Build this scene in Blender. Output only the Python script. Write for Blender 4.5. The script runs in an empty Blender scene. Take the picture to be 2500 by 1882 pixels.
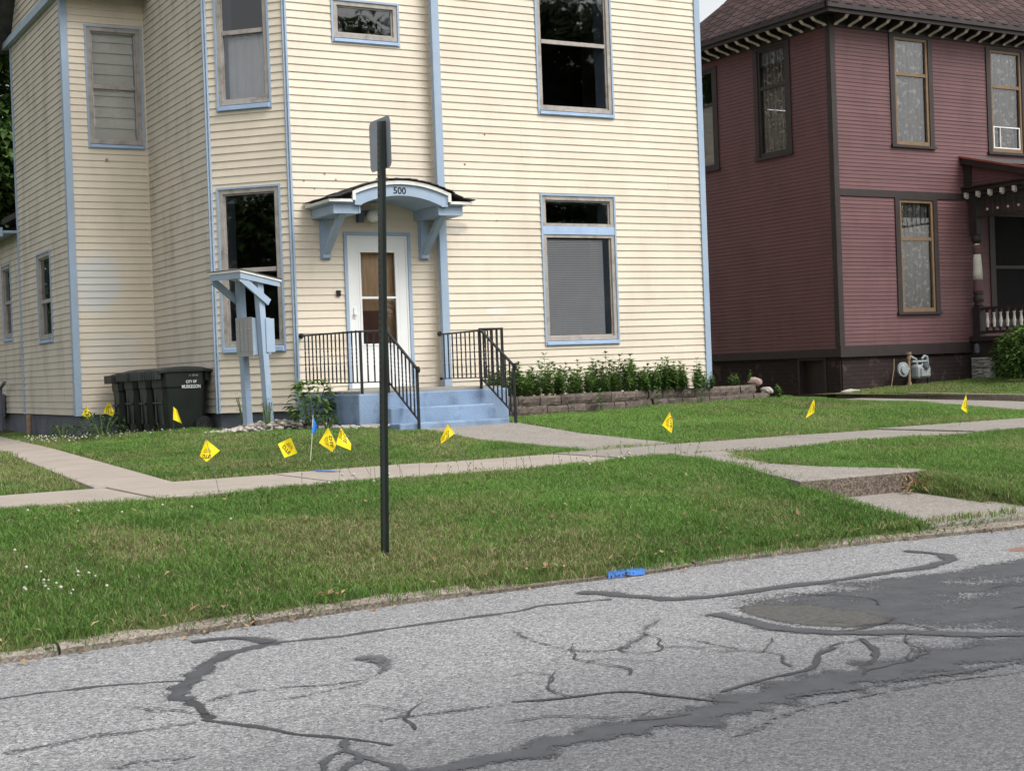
import bpy, bmesh, math, random
import numpy as np
from mathutils import Vector, Matrix

random.seed(7); RNG = np.random.default_rng(7)
SC = bpy.context.scene
COL = SC.collection

# ------------------------------------------------------------------ camera
PSI = math.radians(29.3); EYE = 1.25; ROLL = math.atan(0.037)
PITCH = -math.atan(39.0 * math.cos(ROLL) / 3620.0)
d = Vector((math.sin(PSI) * math.cos(PITCH), math.cos(PSI) * math.cos(PITCH), math.sin(PITCH)))
r0 = Vector((math.cos(PSI), -math.sin(PSI), 0.0)); u0 = r0.cross(d)
r = r0 * math.cos(ROLL) - u0 * math.sin(ROLL)
u = r0 * math.sin(ROLL) + u0 * math.cos(ROLL)
cam_data = bpy.data.cameras.new('camera'); cam = bpy.data.objects.new('camera', cam_data); COL.objects.link(cam)
cam.matrix_world = Matrix(((r.x, u.x, -d.x, 0), (r.y, u.y, -d.y, 0), (r.z, u.z, -d.z, EYE), (0, 0, 0, 1)))
cam_data.sensor_width = 36.0; cam_data.lens = 3620.0 / 2500.0 * 36.0
cam_data.clip_start = 0.05; cam_data.clip_end = 2000.0
SC.camera = cam

# ------------------------------------------------------------------ sky, sun, exposure (overcast day)
SUN_AZ = Vector((0.42, -0.91)).normalized(); SUN_EL = math.radians(52)
world = bpy.data.worlds.new('World'); SC.world = world; world.use_nodes = True
nt = world.node_tree; nt.nodes.clear()
sky = nt.nodes.new('ShaderNodeTexSky'); sky.sky_type = 'NISHITA'; sky.sun_disc = False
sky.sun_elevation = SUN_EL; sky.sun_rotation = math.atan2(SUN_AZ.x, SUN_AZ.y)
sky.air_density = 1.0; sky.dust_density = 4.0; sky.ozone_density = 1.0
hsv = nt.nodes.new('ShaderNodeHueSaturation'); hsv.inputs['Saturation'].default_value = 0.14
bg = nt.nodes.new('ShaderNodeBackground'); bg.inputs['Strength'].default_value = 0.15
wo = nt.nodes.new('ShaderNodeOutputWorld')
nt.links.new(sky.outputs[0], hsv.inputs['Color']); nt.links.new(hsv.outputs[0], bg.inputs[0]); nt.links.new(bg.outputs[0], wo.inputs[0])
sun_data = bpy.data.lights.new('sun', 'SUN'); sun_data.energy = 1.0; sun_data.angle = math.radians(30)
sun_data.color = (1.0, 0.97, 0.92)
sun = bpy.data.objects.new('sun', sun_data); COL.objects.link(sun)
sdir = Vector((SUN_AZ.x * math.cos(SUN_EL), SUN_AZ.y * math.cos(SUN_EL), math.sin(SUN_EL)))
sun.rotation_euler = (-sdir).to_track_quat('-Z', 'Y').to_euler()
SC.view_settings.view_transform = 'Standard'; SC.view_settings.look = 'None'
SC.view_settings.exposure = 0.74; SC.view_settings.gamma = 1.0; SC.view_settings.use_curve_mapping = False
SC.cycles.use_denoising = True
SC.cycles.max_bounces = 6; SC.cycles.transparent_max_bounces = 16

# ------------------------------------------------------------------ materials
def lin(c):
    if isinstance(c, str):
        c = [int(c[i:i + 2], 16) / 255 for i in (0, 2, 4)]
        c = [x / 12.92 if x <= .04045 else ((x + .055) / 1.055) ** 2.4 for x in c]
    return (c[0], c[1], c[2], 1.0)

class NT:
    def __init__(s, name):
        s.m = bpy.data.materials.new(name); s.m.use_nodes = True
        s.t = s.m.node_tree; s.t.nodes.clear()
        s.out = s.n('ShaderNodeOutputMaterial')
    def n(s, typ, **kw):
        x = s.t.nodes.new(typ)
        for k, v in kw.items():
            if k in x.inputs: x.inputs[k].default_value = v
            else: setattr(x, k, v)
        return x
    def l(s, a, b): s.t.links.new(a, b)
    def pos(s): return s.n('ShaderNodeNewGeometry').outputs['Position']
    def noise(s, scale, detail=3, vec=None, stretch=None, rough=.55):
        x = s.n('ShaderNodeTexNoise', Scale=scale, Detail=detail, Roughness=rough)
        v = vec if vec is not None else s.pos()
        if stretch:
            mp = s.n('ShaderNodeMapping'); mp.inputs['Scale'].default_value = stretch
            s.l(v, mp.inputs[0]); v = mp.outputs[0]
        s.l(v, x.inputs['Vector']); return x.outputs['Fac']
    def ramp(s, f, stops):
        x = s.n('ShaderNodeValToRGB'); e = x.color_ramp.elements
        while len(e) < len(stops): e.new(.5)
        for k, (p, c) in enumerate(stops):
            e[k].position = p; e[k].color = lin(c) if not isinstance(c, (int, float)) else (c, c, c, 1)
        s.l(f, x.inputs[0]); return x.outputs[0]
    def mix(s, f, a, b, mode='MIX'):
        x = s.n('ShaderNodeMix', data_type='RGBA', blend_type=mode)
        for sock, v in ((x.inputs[0], f), (x.inputs[6], a), (x.inputs[7], b)):
            if isinstance(v, (int, float)): sock.default_value = v
            elif isinstance(v, (tuple, list, str)): sock.default_value = lin(v)
            else: s.l(v, sock)
        return x.outputs[2]
    def math(s, op, a, b=0.0, clamp=False):
        x = s.n('ShaderNodeMath', operation=op, use_clamp=clamp)
        for sock, v in ((x.inputs[0], a), (x.inputs[1], b)):
            if isinstance(v, (int, float)): sock.default_value = v
            else: s.l(v, sock)
        return x.outputs[0]
    def bump(s, h, strength=.3, dist=.01):
        x = s.n('ShaderNodeBump', Strength=strength, Distance=dist); s.l(h, x.inputs['Height']); return x.outputs[0]
    def bsdf(s, col, rough=.6, normal=None, metal=0, spec=.5):
        b = s.n('ShaderNodeBsdfPrincipled', Roughness=rough, Metallic=metal)
        b.inputs['Specular IOR Level'].default_value = spec
        if isinstance(col, (tuple, list, str)): b.inputs['Base Color'].default_value = lin(col)
        else: s.l(col, b.inputs['Base Color'])
        if normal is not None: s.l(normal, b.inputs['Normal'])
        return b.outputs[0]
    def done(s, sh): s.l(sh, s.out.inputs[0]); return s.m

def varied(name, base, amt=.12, scale=3.0, rough=.6, bump=0, bscale=60, spec=.4, fine=None, metal=0, dirt=None, dirt_scale=1.2, dirt_thr=(.5, .75), stretch=None, random_obj=0):
    k = NT(name); c = lin(base)
    f = k.noise(scale, 5, stretch=stretch)
    lo = tuple(x * (1 - amt) for x in c[:3]); hi = tuple(min(1, x * (1 + amt)) for x in c[:3])
    col = k.ramp(f, [(.3, lo), (.7, hi)])
    if fine: col = k.mix(k.math('MULTIPLY', k.ramp(k.noise(fine[0], 2), [(.42, 0.0), (.62, 1.0)]), fine[1]), col, fine[2])
    if dirt: col = k.mix(k.math('MULTIPLY', k.ramp(k.noise(dirt_scale, 6, stretch=stretch), [(dirt_thr[0], 0.0), (dirt_thr[1], 1.0)]), .75), col, dirt)
    if random_obj:
        oi = k.n('ShaderNodeObjectInfo'); h = k.n('ShaderNodeHueSaturation')
        k.l(k.math('ADD', k.math('MULTIPLY', oi.outputs['Random'], random_obj * 2), 1 - random_obj), h.inputs['Value'])
        k.l(col, h.inputs['Color']); col = h.outputs[0]
    n = k.bump(k.noise(bscale, 4), bump, .01) if bump else None
    return k.done(k.bsdf(col, rough, n, metal, spec))

def mk_siding(name, base, grime, grime_amt, patch=None, rnd=.03, rough=.5):
    k = NT(name); c = lin(base)
    f = k.noise(1.3, 5); lo = tuple(x * .93 for x in c[:3]); hi = tuple(min(1, x * 1.04) for x in c[:3])
    col = k.ramp(f, [(.3, lo), (.7, hi)])
    oi = k.n('ShaderNodeObjectInfo'); h = k.n('ShaderNodeHueSaturation')
    k.l(k.math('ADD', k.math('MULTIPLY', oi.outputs['Random'], rnd * 2), 1 - rnd), h.inputs['Value']); k.l(col, h.inputs['Color']); col = h.outputs[0]
    g = k.ramp(k.noise(2.2, 7, stretch=(1, 1, .35), rough=.7), [(.48, 0.0), (.78, 1.0)])
    col = k.mix(k.math('MULTIPLY', g, grime_amt), col, grime)
    sp = k.ramp(k.noise(14, 3, rough=.8), [(.73, 0.0), (.78, 1.0)])
    col = k.mix(k.math('MULTIPLY', sp, grime_amt * .8), col, grime)
    if patch:                                             # primer smears rubbed on the boards
        p = k.pos()
        for (cx, cy, cz, rx, rz, pc, pa) in patch:
            v = k.n('ShaderNodeVectorMath', operation='SUBTRACT'); k.l(p, v.inputs[0]); v.inputs[1].default_value = (cx, cy, cz)
            w = k.n('ShaderNodeVectorMath', operation='MULTIPLY'); k.l(v.outputs[0], w.inputs[0]); w.inputs[1].default_value = (1 / rx, 1 / rx, 1 / rz)
            ln = k.n('ShaderNodeVectorMath', operation='LENGTH'); k.l(w.outputs[0], ln.inputs[0])
            mk = k.math('SUBTRACT', k.math('ADD', k.noise(5, 4, stretch=(1, 1, 2.5)), .62), ln.outputs['Value'])
            mk = k.ramp(mk, [(.12, 0.0), (.5, 1.0)])
            col = k.mix(k.math('MULTIPLY', mk, pa), col, pc)
    n = k.bump(k.noise(35, 3, stretch=(.2, .2, 3)), .08, .004)
    return k.done(k.bsdf(col, rough, n, 0, .35))

M = {}
M['cream'] = mk_siding('cream vinyl', (.68, .602, .488), '857d6c', .20,
                       patch=[(5.45, 22.1, 2.75, .42, .55, 'c3cbd2', .55), (5.65, 22.1, 1.75, .5, .35, 'c9cdca', .35), (9.45, 18.2, 3.22, .2, .12, 'a9a29a', .7), (10.05, 18.2, 2.1, .2, .1, 'd8d5d0', .5)])
M['cream_trim'] = varied('cream corner trim', (.675, .597, .485), .05, 2, .5)
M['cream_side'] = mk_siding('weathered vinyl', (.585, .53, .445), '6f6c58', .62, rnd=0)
M['blue'] = varied('blue paint', (.315, .40, .51), .08, 3, .55, .05, 40, dirt='8fa6bd', dirt_scale=5)
M['blue_worn'] = varied('worn blue paint', (.34, .46, .65), .10, 4, .6, .15, 30, dirt='b9c0c6', dirt_scale=7, dirt_thr=(.6, .7))
M['blue_conc'] = varied('blue painted concrete', (.205, .288, .41), .18, 2.5, .75, .5, 40, dirt='55657c', dirt_scale=4.5, dirt_thr=(.5, .72), fine=(60, .35, '8097b3'))
M['white'] = varied('white paint', (.76, .75, .72), .05, 3, .5, dirt='b8b2a6', dirt_scale=4, dirt_thr=(.6, .8))
M['door_white'] = varied('white door enamel', (.74, .75, .74), .03, 2, .35)
M['taupe'] = varied('aluminium storm frame', (.36, .33, .30), .15, 6, .45, .05, 80, dirt='6f675e', dirt_scale=9)
M['found_grey'] = varied('grey painted foundation', (.115, .125, .15), .2, 3, .85, .3, 30)
M['interior'] = varied('dark interior', (.035, .034, .033), .2, 1, .9)  # near-black walls stand in for the shade of unlit rooms
M['blind'] = varied('mini blind slat', (.86, .87, .90), .05, 3, .5)
M['blind_pale'] = varied('pale shade', (.82, .82, .77), .08, 3, .7)
M['wood_door'] = varied('varnished door', (.58, .40, .24), .25, 3, .5, stretch=(6, 6, .6))
M['door_reflection'] = varied('dark brown door panel', (.20, .09, .07), .25, 3, .5)
M['deck'] = varied('weathered deck boards', (.28, .27, .24), .25, 5, .85, .2, 30, stretch=(.6, 5, 5))
M['iron'] = varied('black wrought iron', (.016, .016, .018), .3, 9, .45, .1, 50)
M['shingle_dark'] = varied('dark asphalt shingle', (.055, .053, .055), .3, 6, .95, .5, 90, random_obj=.3)
M['brass_black'] = varied('black metal letters', (.012, .012, .013), .1, 5, .4)
M['lamp_glass'] = varied('frosted lamp globe', (.72, .70, .66), .05, 5, .3)
M['plum'] = mk_siding('plum paint', (.138, .065, .068), '3a2628', .45, rnd=.10, rough=.6)
M['plum_flat'] = mk_siding('plum paint side', (.140, .064, .068), '3a2628', .40, rnd=0, rough=.6)
M['brown'] = varied('dark brown trim paint', (.030, .022, .021), .18, 4, .55, .08, 40)
M['tan'] = varied('tan sash paint', (.185, .12, .065), .15, 5, .5)
M['cornice_white'] = varied('bone white paint', (.62, .59, .52), .08, 6, .55)
M['rust_edge'] = varied('rust red drip edge', (.28, .085, .06), .15, 5, .6)
M['block_grey'] = varied('rock faced block', (.30, .29, .27), .2, 8, .9, 1.0, 22)
M['black_panel'] = varied('black skirting', (.008, .008, .010), .2, 5, .6)
M['green_post'] = varied('dark green galvanised post', (.013, .020, .016), .2, 7, .45, .1, 60, dirt='241a16', dirt_scale=3, dirt_thr=(.5, .8))
M['sign_back'] = varied('bare aluminium', (.30, .325, .36), .08, 6, .5, metal=.25)
M['steel'] = varied('zinc bolt', (.55, .55, .56), .1, 9, .3, metal=.9)
M['cart'] = varied('dark green cart plastic', (.009, .014, .011), .25, 5, .5, .08, 60, dirt='2b302c', dirt_scale=4, dirt_thr=(.6, .85))
M['cart_lid'] = varied('dark cart lid', (.017, .023, .021), .25, 5, .5, .08, 60)
M['tyre'] = varied('black tyre', (.012, .012, .013), .2, 9, .75)
M['print_white'] = varied('white stamped letters', (.70, .71, .72), .08, 30, .6)
M['box_grey'] = varied('grey mailbox metal', (.33, .33, .33), .06, 5, .45, metal=.3)
M['flag_yellow'] = varied('yellow marking flag', (.88, .70, .012), .05, 9, .45)
M['flag_blue'] = varied('blue marking flag', (.03, .22, .72), .05, 9, .45)
M['flag_ink'] = varied('black print', (.035, .028, .008), .05, 9, .6)
M['wire'] = varied('steel wire', (.10, .10, .09), .1, 9, .5)
M['pale_staff'] = varied('pale staff', (.62, .60, .52), .1, 9, .5)
M['meter'] = varied('grey gas meter paint', (.30, .33, .34), .12, 9, .55, .1, 60)
M['pipe_rust'] = varied('rusty pipe', (.27, .19, .12), .3, 12, .7)
M['brick_paint'] = None
M['rock'] = varied('pale river stone', (.38, .345, .30), .3, 5, .85, .3, 30)
M['rock_red'] = varied('reddish field stone', (.28, .20, .17), .25, 8, .9, .6, 25)
M['stem'] = varied('green stem', (.09, .13, .04), .2, 9, .7)
M['bark'] = varied('brown bark', (.07, .05, .035), .3, 8, .95, .8, 15)
M['dry'] = varied('dry brown leaf', (.36, .22, .11), .3, 9, .85)
M['dry_pale'] = varied('dry pale husk', (.46, .40, .28), .3, 9, .85)
M['clover'] = varied('white clover bloom', (.42, .41, .34), .1, 30, .9)
M['block_wall'] = varied('tumbled wall block', (.10, .08, .068), .3, 7, .95, .9, 35, fine=(70, .5, '7d7268'), random_obj=.22)
M['soil'] = varied('dark soil', (.055, .040, .028), .3, 6, 1, .6, 30)

def leaf_mat(name, a, b, trans=.25):
    k = NT(name)
    oi = k.n('ShaderNodeAttribute', attribute_name='tint')
    col = k.mix(oi.outputs['Fac'], a, b)
    p = k.bsdf(col, .6, None, 0, .3)
    t = k.n('ShaderNodeBsdfTranslucent'); k.l(col, t.inputs[0])
    m = k.n('ShaderNodeMixShader', Fac=trans); k.l(p, m.inputs[1]); k.l(t.outputs[0], m.inputs[2])
    return k.done(m.outputs[0])
M['leaf'] = leaf_mat('garden leaf', (.042, .10, .022), (.15, .25, .06))
M['leaf_milk'] = leaf_mat('milkweed leaf', (.065, .13, .05), (.13, .22, .085))
M['leaf_bush'] = leaf_mat('hydrangea leaf', (.03, .08, .015), (.115, .195, .04))
M['leaf_tree'] = leaf_mat('tree leaf', (.025, .06, .012), (.10, .17, .04))
M['leaf_weed'] = leaf_mat('weed leaf', (.03, .07, .02), (.08, .14, .04))

def grass_mat():
    k = NT('grass blade')
    a = k.n('ShaderNodeAttribute', attribute_name='Col')
    p = k.bsdf(a.outputs['Color'], .6, None, 0, .25)
    t = k.n('ShaderNodeBsdfTranslucent'); k.l(a.outputs['Color'], t.inputs[0])
    m = k.n('ShaderNodeMixShader', Fac=.25); k.l(p, m.inputs[1]); k.l(t.outputs[0], m.inputs[2])
    return k.done(m.outputs[0])
M['grass'] = grass_mat()

def glass_mat(name, tint=.9, refl=1.0, ior=1.5):
    k = NT(name)
    f = k.n('ShaderNodeFresnel', IOR=ior)
    w = k.bump(k.noise(1.1, 2), .06, .05)
    g = k.n('ShaderNodeBsdfGlossy', Roughness=.015); g.inputs[0].default_value = (refl, refl, refl, 1); k.l(w, g.inputs['Normal'])
    t = k.n('ShaderNodeBsdfTransparent'); t.inputs[0].default_value = (tint, tint, tint, 1)
    m = k.n('ShaderNodeMixShader'); k.l(f.outputs[0], m.inputs[0]); k.l(t.outputs[0], m.inputs[1]); k.l(g.outputs[0], m.inputs[2])
    return k.done(m.outputs[0])
M['glass'] = glass_mat('window glass', .96, 1.0, 1.8)
M['glass_low'] = glass_mat('screened glass', .88, .8, 1.45)

k = NT('dark window screen'); _a = k.n('ShaderNodeBsdfTransparent'); _a.inputs[0].default_value = (.5, .5, .5, 1); _m = k.n('ShaderNodeMixShader', Fac=.45); k.l(_a.outputs[0], _m.inputs[1]); k.l(k.bsdf((.012, .012, .012), .8), _m.inputs[2]); M['screen_dark'] = k.done(_m.outputs[0])  # porch shade painted into the panes: dark film, no reflection
def lace_mat():
    k = NT('lace curtain')
    p = k.pos()
    fl = k.ramp(k.noise(10, 4, rough=.65), [(.55, 0.0), (.60, 1.0)])
    fold_shade = k.n('ShaderNodeAttribute', attribute_name='fold')
    al = k.math('ADD', k.math('ADD', k.math('MULTIPLY', fl, .40), .22), k.math('MULTIPLY', fold_shade.outputs['Fac'], .5), True)  # fold shading put into the opacity of the cloth
    b = k.bsdf(k.mix(fl, (.50, .50, .47), (.80, .77, .70)), .9)
    t = k.n('ShaderNodeBsdfTransparent'); m = k.n('ShaderNodeMixShader')
    k.l(al, m.inputs[0]); k.l(t.outputs[0], m.inputs[1]); k.l(b, m.inputs[2])
    return k.done(m.outputs[0])
M['lace'] = lace_mat()

def brick_mat():
    k = NT('brown painted brick')
    tc = k.n('ShaderNodeTexCoord')
    mp = k.n('ShaderNodeMapping'); k.l(tc.outputs['UV'], mp.inputs[0])
    b = k.n('ShaderNodeTexBrick', Scale=1.0); b.inputs['Brick Width'].default_value = .22; b.inputs['Row Height'].default_value = .075; b.inputs['Mortar Size'].default_value = .009
    b.inputs['Color1'].default_value = (.024, .016, .015, 1); b.inputs['Color2'].default_value = (.034, .021, .019, 1); b.inputs['Mortar'].default_value = (.017, .013, .012, 1)
    k.l(mp.outputs[0], b.inputs['Vector'])
    h = k.math('ADD', k.math('MULTIPLY', b.outputs['Fac'], -1.0), k.math('MULTIPLY', k.noise(40, 3), .5))
    z = k.n('ShaderNodeSeparateXYZ'); k.l(k.pos(), z.inputs[0])
    pl = k.math('MULTIPLY', k.ramp(k.noise(3.2, 6, rough=.7), [(.56, 0.0), (.60, 1.0)]), .45)
    col = k.mix(pl, b.outputs['Color'], '5c4b45')
    return k.done(k.bsdf(col, .85, k.bump(h, .7, .012), 0, .3))
M['brick_paint'] = brick_mat()

def concrete_mat(name, a, b, agg=.3, aggc=('6f6a62', 'b7b1a5'), ascale=130):
    k = NT(name)
    col = k.ramp(k.noise(1.6, 6, rough=.65), [(.3, a), (.7, b)])
    v = k.n('ShaderNodeTexVoronoi', Scale=ascale); k.l(k.pos(), v.inputs['Vector'])
    bw = k.n('ShaderNodeSeparateColor'); k.l(v.outputs['Color'], bw.inputs[0])
    col = k.mix(agg, col, k.ramp(bw.outputs[0], [(.15, aggc[0]), (.9, aggc[1])]))
    col = k.mix(k.math('MULTIPLY', k.ramp(k.noise(5, 6), [(.55, 0.0), (.8, 1.0)]), .35), col, '7b7468')
    n = k.bump(k.math('ADD', k.noise(60, 4), k.math('MULTIPLY', v.outputs['Distance'], agg)), .25, .006)
    return k.done(k.bsdf(col, .9, n, 0, .25))
M['walk_smooth'] = concrete_mat('smooth beige concrete', (.29, .25, .215), (.37, .32, .275), .12)
M['walk_agg'] = concrete_mat('weathered aggregate concrete', (.22, .20, .18), (.29, .265, .24), .38, ('4a453f', 'aea79c'), 85)
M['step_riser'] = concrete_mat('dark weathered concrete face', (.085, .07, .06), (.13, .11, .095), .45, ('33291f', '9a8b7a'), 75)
M['curb'] = concrete_mat('old curb concrete', (.11, .092, .072), (.26, .235, .20), .4, ('4a4238', 'b8ad9d'), 90)

def road_mat():
    k = NT('worn asphalt')
    p = k.pos()
    v = k.n('ShaderNodeTexVoronoi', Scale=105); k.l(p, v.inputs['Vector'])
    sc = k.n('ShaderNodeSeparateColor'); k.l(v.outputs['Color'], sc.inputs[0])
    stones = k.ramp(sc.outputs[0], [(0.03, (.11, .11, .117)), (.30, (.225, .226, .232)), (.7, (.31, .31, .312)), (.95, (.47, .468, .465))])
    dirt = k.ramp(k.noise(.9, 6, rough=.65), [(.35, 0.0), (.7, 1.0)])
    # the camera-side lane is an older, darker mat than the strip by the curb
    s = k.n('ShaderNodeSeparateXYZ'); k.l(p, s.inputs[0])
    lane = k.math('ADD', k.math('SUBTRACT', s.outputs[1], k.math('MULTIPLY', s.outputs[0], .18)), k.math('MULTIPLY', k.noise(.8, 4), .7))
    lane = k.ramp(k.math('MULTIPLY', lane, .1), [(.40, 1.0), (.54, 0.0)])
    fine = k.ramp(k.noise(190, 2), [(.35, .55), (.65, 1.25)])
    col = k.mix(1.0, stones, fine, 'MULTIPLY')
    col = k.mix(k.math('MULTIPLY', dirt, .22), col, (.13, .13, .135))
    col = k.mix(k.math('MULTIPLY', lane, .62), col, (.060, .061, .068))
    h = k.math('ADD', k.math('MULTIPLY', v.outputs['Distance'], -1.0), k.noise(45, 4))
    return k.done(k.bsdf(col, .92, k.bump(h, .5, .008), 0, .3))
M['road'] = road_mat()

def tar_mat(name, solid, col=(.045, .047, .052), col2=(.080, .082, .088), nscale=95, amp=2.3, lowf=7, lowa=1.7, cs=6):
    k = NT(name)
    e = k.n('ShaderNodeAttribute', attribute_name='edge')
    f = k.math('ADD', k.math('MULTIPLY', e.outputs['Fac'], 1.0), k.math('MULTIPLY', k.math('SUBTRACT', k.noise(nscale, 3, rough=.7), .5), amp))
    f = k.math('ADD', f, k.math('MULTIPLY', k.math('SUBTRACT', k.noise(lowf, 5, rough=.65), .5), lowa))
    f = k.math('ADD', f, solid)
    al = k.ramp(f, [(.40, 0.0), (.52, 1.0)])
    c = k.ramp(k.noise(cs, 6, rough=.7), [(.3, col), (.75, col2)])
    b = k.bsdf(c, .78, k.bump(k.noise(80, 4), .25, .004), 0, .4)
    t = k.n('ShaderNodeBsdfTransparent'); m = k.n('ShaderNodeMixShader')
    k.l(al, m.inputs[0]); k.l(t.outputs[0], m.inputs[1]); k.l(b, m.inputs[2])
    return k.done(m.outputs[0])
M['tar'] = tar_mat('crack sealer', .12, lowa=1.0)
M['tar_thin'] = tar_mat('thin crack sealer', -.05)
M['tar_speck'] = tar_mat('worn tar smear', -.42, (.075, .077, .083), (.11, .112, .118), 60, 3.2)
M['tar_patch'] = tar_mat('tar patch', -.28, (.045, .047, .052), (.085, .087, .092), 55, 2.2, 1.7, 2.6)
M['crack'] = tar_mat('open crack', .18, (.030, .030, .032), (.060, .060, .062), lowa=1.2)
M['cold_patch'] = tar_mat('brown cold patch', -.05, (.030, .029, .027), (.135, .13, .12), 60, 2.2, cs=38)
M['red_patch'] = tar_mat('reddish patch', -.4, (.24, .13, .08), (.32, .18, .12), 60)
M['paint_blue'] = tar_mat('blue marking paint', -.12, (.03, .13, .42), (.06, .19, .5), 50, 2.4)
M['paint_blue_faint'] = tar_mat('faint blue marking paint', -.4, (.05, .16, .50), (.10, .24, .55), 60, 2.4)
M['paint_yellow'] = tar_mat('yellow marking paint', -.5, (.55, .33, .03), (.60, .38, .05), 90)

def ground_mat():
    k = NT('lawn soil and thatch')
    col = k.ramp(k.noise(2.5, 6, rough=.7), [(.3, (.05, .045, .022)), (.5, (.075, .085, .03)), (.75, (.10, .10, .045))])
    return k.done(k.bsdf(col, 1, k.bump(k.noise(40, 4), .5, .02), 0, .1))
M['ground'] = ground_mat()

# ------------------------------------------------------------------ mesh helpers
class MB:
    def __init__(s): s.v = []; s.f = []
    def add(s, vs, fs):
        b = len(s.v); s.v += [tuple(p) for p in vs]; s.f += [tuple(i + b for i in q) for q in fs]
    def hexa(s, p):                                        # 8 corner points: bottom loop 0-3, top loop 4-7
        s.add(p, [(0, 3, 2, 1), (4, 5, 6, 7), (0, 1, 5, 4), (1, 2, 6, 5), (2, 3, 7, 6), (3, 0, 4, 7)])
    def box(s, x0, x1, y0, y1, z0, z1):
        s.hexa([(x0, y0, z0), (x1, y0, z0), (x1, y1, z0), (x0, y1, z0), (x0, y0, z1), (x1, y0, z1), (x1, y1, z1), (x0, y1, z1)])
    def fbox(s, F, a, b, o0, o1, z0, z1):                  # box in a wall frame: along, outward, up
        s.hexa([F(a, o1, z0), F(b, o1, z0), F(b, o0, z0), F(a, o0, z0), F(a, o1, z1), F(b, o1, z1), F(b, o0, z1), F(a, o0, z1)])
    def ring(s, F, a, b, z0, z1, w, o0, o1, wb=None):
        wb = w if wb is None else wb
        s.fbox(F, a, a + w, o0, o1, z0, z1); s.fbox(F, b - w, b, o0, o1, z0, z1)
        s.fbox(F, a + w, b - w, o0, o1, z1 - w, z1); s.fbox(F, a + w, b - w, o0, o1, z0, z0 + wb)
    def bar(s, p, q, w, h=None, up=(0, 0, 1)):             # rectangular bar between two points
        h = w if h is None else h
        p = Vector(p); q = Vector(q); t = (q - p).normalized(); a = t.cross(Vector(up))
        if a.length < 1e-4: a = t.cross(Vector((0, 1, 0)))
        a.normalize(); c = a.cross(t).normalized(); a *= w / 2; c *= h / 2
        s.hexa([p - a - c, p + a - c, p + a + c, p - a + c, q - a - c, q + a - c, q + a + c, q - a + c])
    def tube(s, pts, rad, n=8, cap=True):
        pts = [Vector(p) for p in pts]; b = len(s.v)
        rads = rad if isinstance(rad, (list, tuple)) else [rad] * len(pts)
        ref = Vector((0, 0, 1))
        for i, p in enumerate(pts):
            t = (pts[min(i + 1, len(pts) - 1)] - pts[max(i - 1, 0)]).normalized()
            a = t.cross(ref)
            if a.length < .05: a = t.cross(Vector((1, 0, 0)))
            a.normalize(); c = a.cross(t)
            for k in range(n):
                g = 2 * math.pi * k / n; q = p + (a * math.cos(g) + c * math.sin(g)) * rads[i]; s.v.append(tuple(q))
        for i in range(len(pts) - 1):
            for k in range(n):
                s.f.append((b + i * n + k, b + i * n + (k + 1) % n, b + (i + 1) * n + (k + 1) % n, b + (i + 1) * n + k))
        if cap:
            s.f.append(tuple(b + k for k in range(n))[::-1]); s.f.append(tuple(b + (len(pts) - 1) * n + k for k in range(n)))
    def lathe(s, prof, c=(0, 0, 0), n=16):                 # prof: (radius, z)
        b = len(s.v); c = Vector(c)
        for rr, z in prof:
            for k in range(n):
                g = 2 * math.pi * k / n; s.v.append((c.x + rr * math.cos(g), c.y + rr * math.sin(g), c.z + z))
        for i in range(len(prof) - 1):
            for k in range(n): s.f.append((b + i * n + k, b + i * n + (k + 1) % n, b + (i + 1) * n + (k + 1) % n, b + (i + 1) * n + k))
        s.f.append(tuple(b + k for k in range(n))[::-1]); s.f.append(tuple(b + (len(prof) - 1) * n + k for k in range(n)))
    def disc(s, c, axis, rad, th, n=20):
        axis = Vector(axis).normalized(); c = Vector(c); s.tube([c - axis * th / 2, c + axis * th / 2], rad, n)
    def prism(s, poly, z0, z1):                            # plan polygon extruded; z can be functions
        n = len(poly); f0 = z0 if callable(z0) else (lambda x, y: z0); f1 = z1 if callable(z1) else (lambda x, y: z1)
        vs = [(x, y, f0(x, y)) for x, y in poly] + [(x, y, f1(x, y)) for x, y in poly]
        s.add(vs, [tuple(range(n))[::-1], tuple(range(n, 2 * n))] + [(i, (i + 1) % n, n + (i + 1) % n, n + i) for i in range(n)])
    def extr(s, loop, vec):                                # planar loop of 3d points extruded along vec
        n = len(loop); vec = Vector(vec); vs = [tuple(p) for p in loop] + [tuple(Vector(p) + vec) for p in loop]
        s.add(vs, [tuple(range(n))[::-1], tuple(range(n, 2 * n))] + [(i, (i + 1) % n, n + (i + 1) % n, n + i) for i in range(n)])
    def mesh(s, name, m, smooth=False, fix=True):
        me = bpy.data.meshes.new(name); me.from_pydata(s.v, [], s.f)
        if fix:
            bm = bmesh.new(); bm.from_mesh(me); bmesh.ops.recalc_face_normals(bm, faces=bm.faces); bm.to_mesh(me); bm.free()
        me.materials.append(m if not isinstance(m, str) else M[m])
        if smooth: me.polygons.foreach_set('use_smooth', [True] * len(me.polygons))
        return me
    def build(s, name, m, parent=None, smooth=False, bevel=0, fix=True):
        return link(name, s.mesh(name, m, smooth, fix), parent, bevel)

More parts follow.
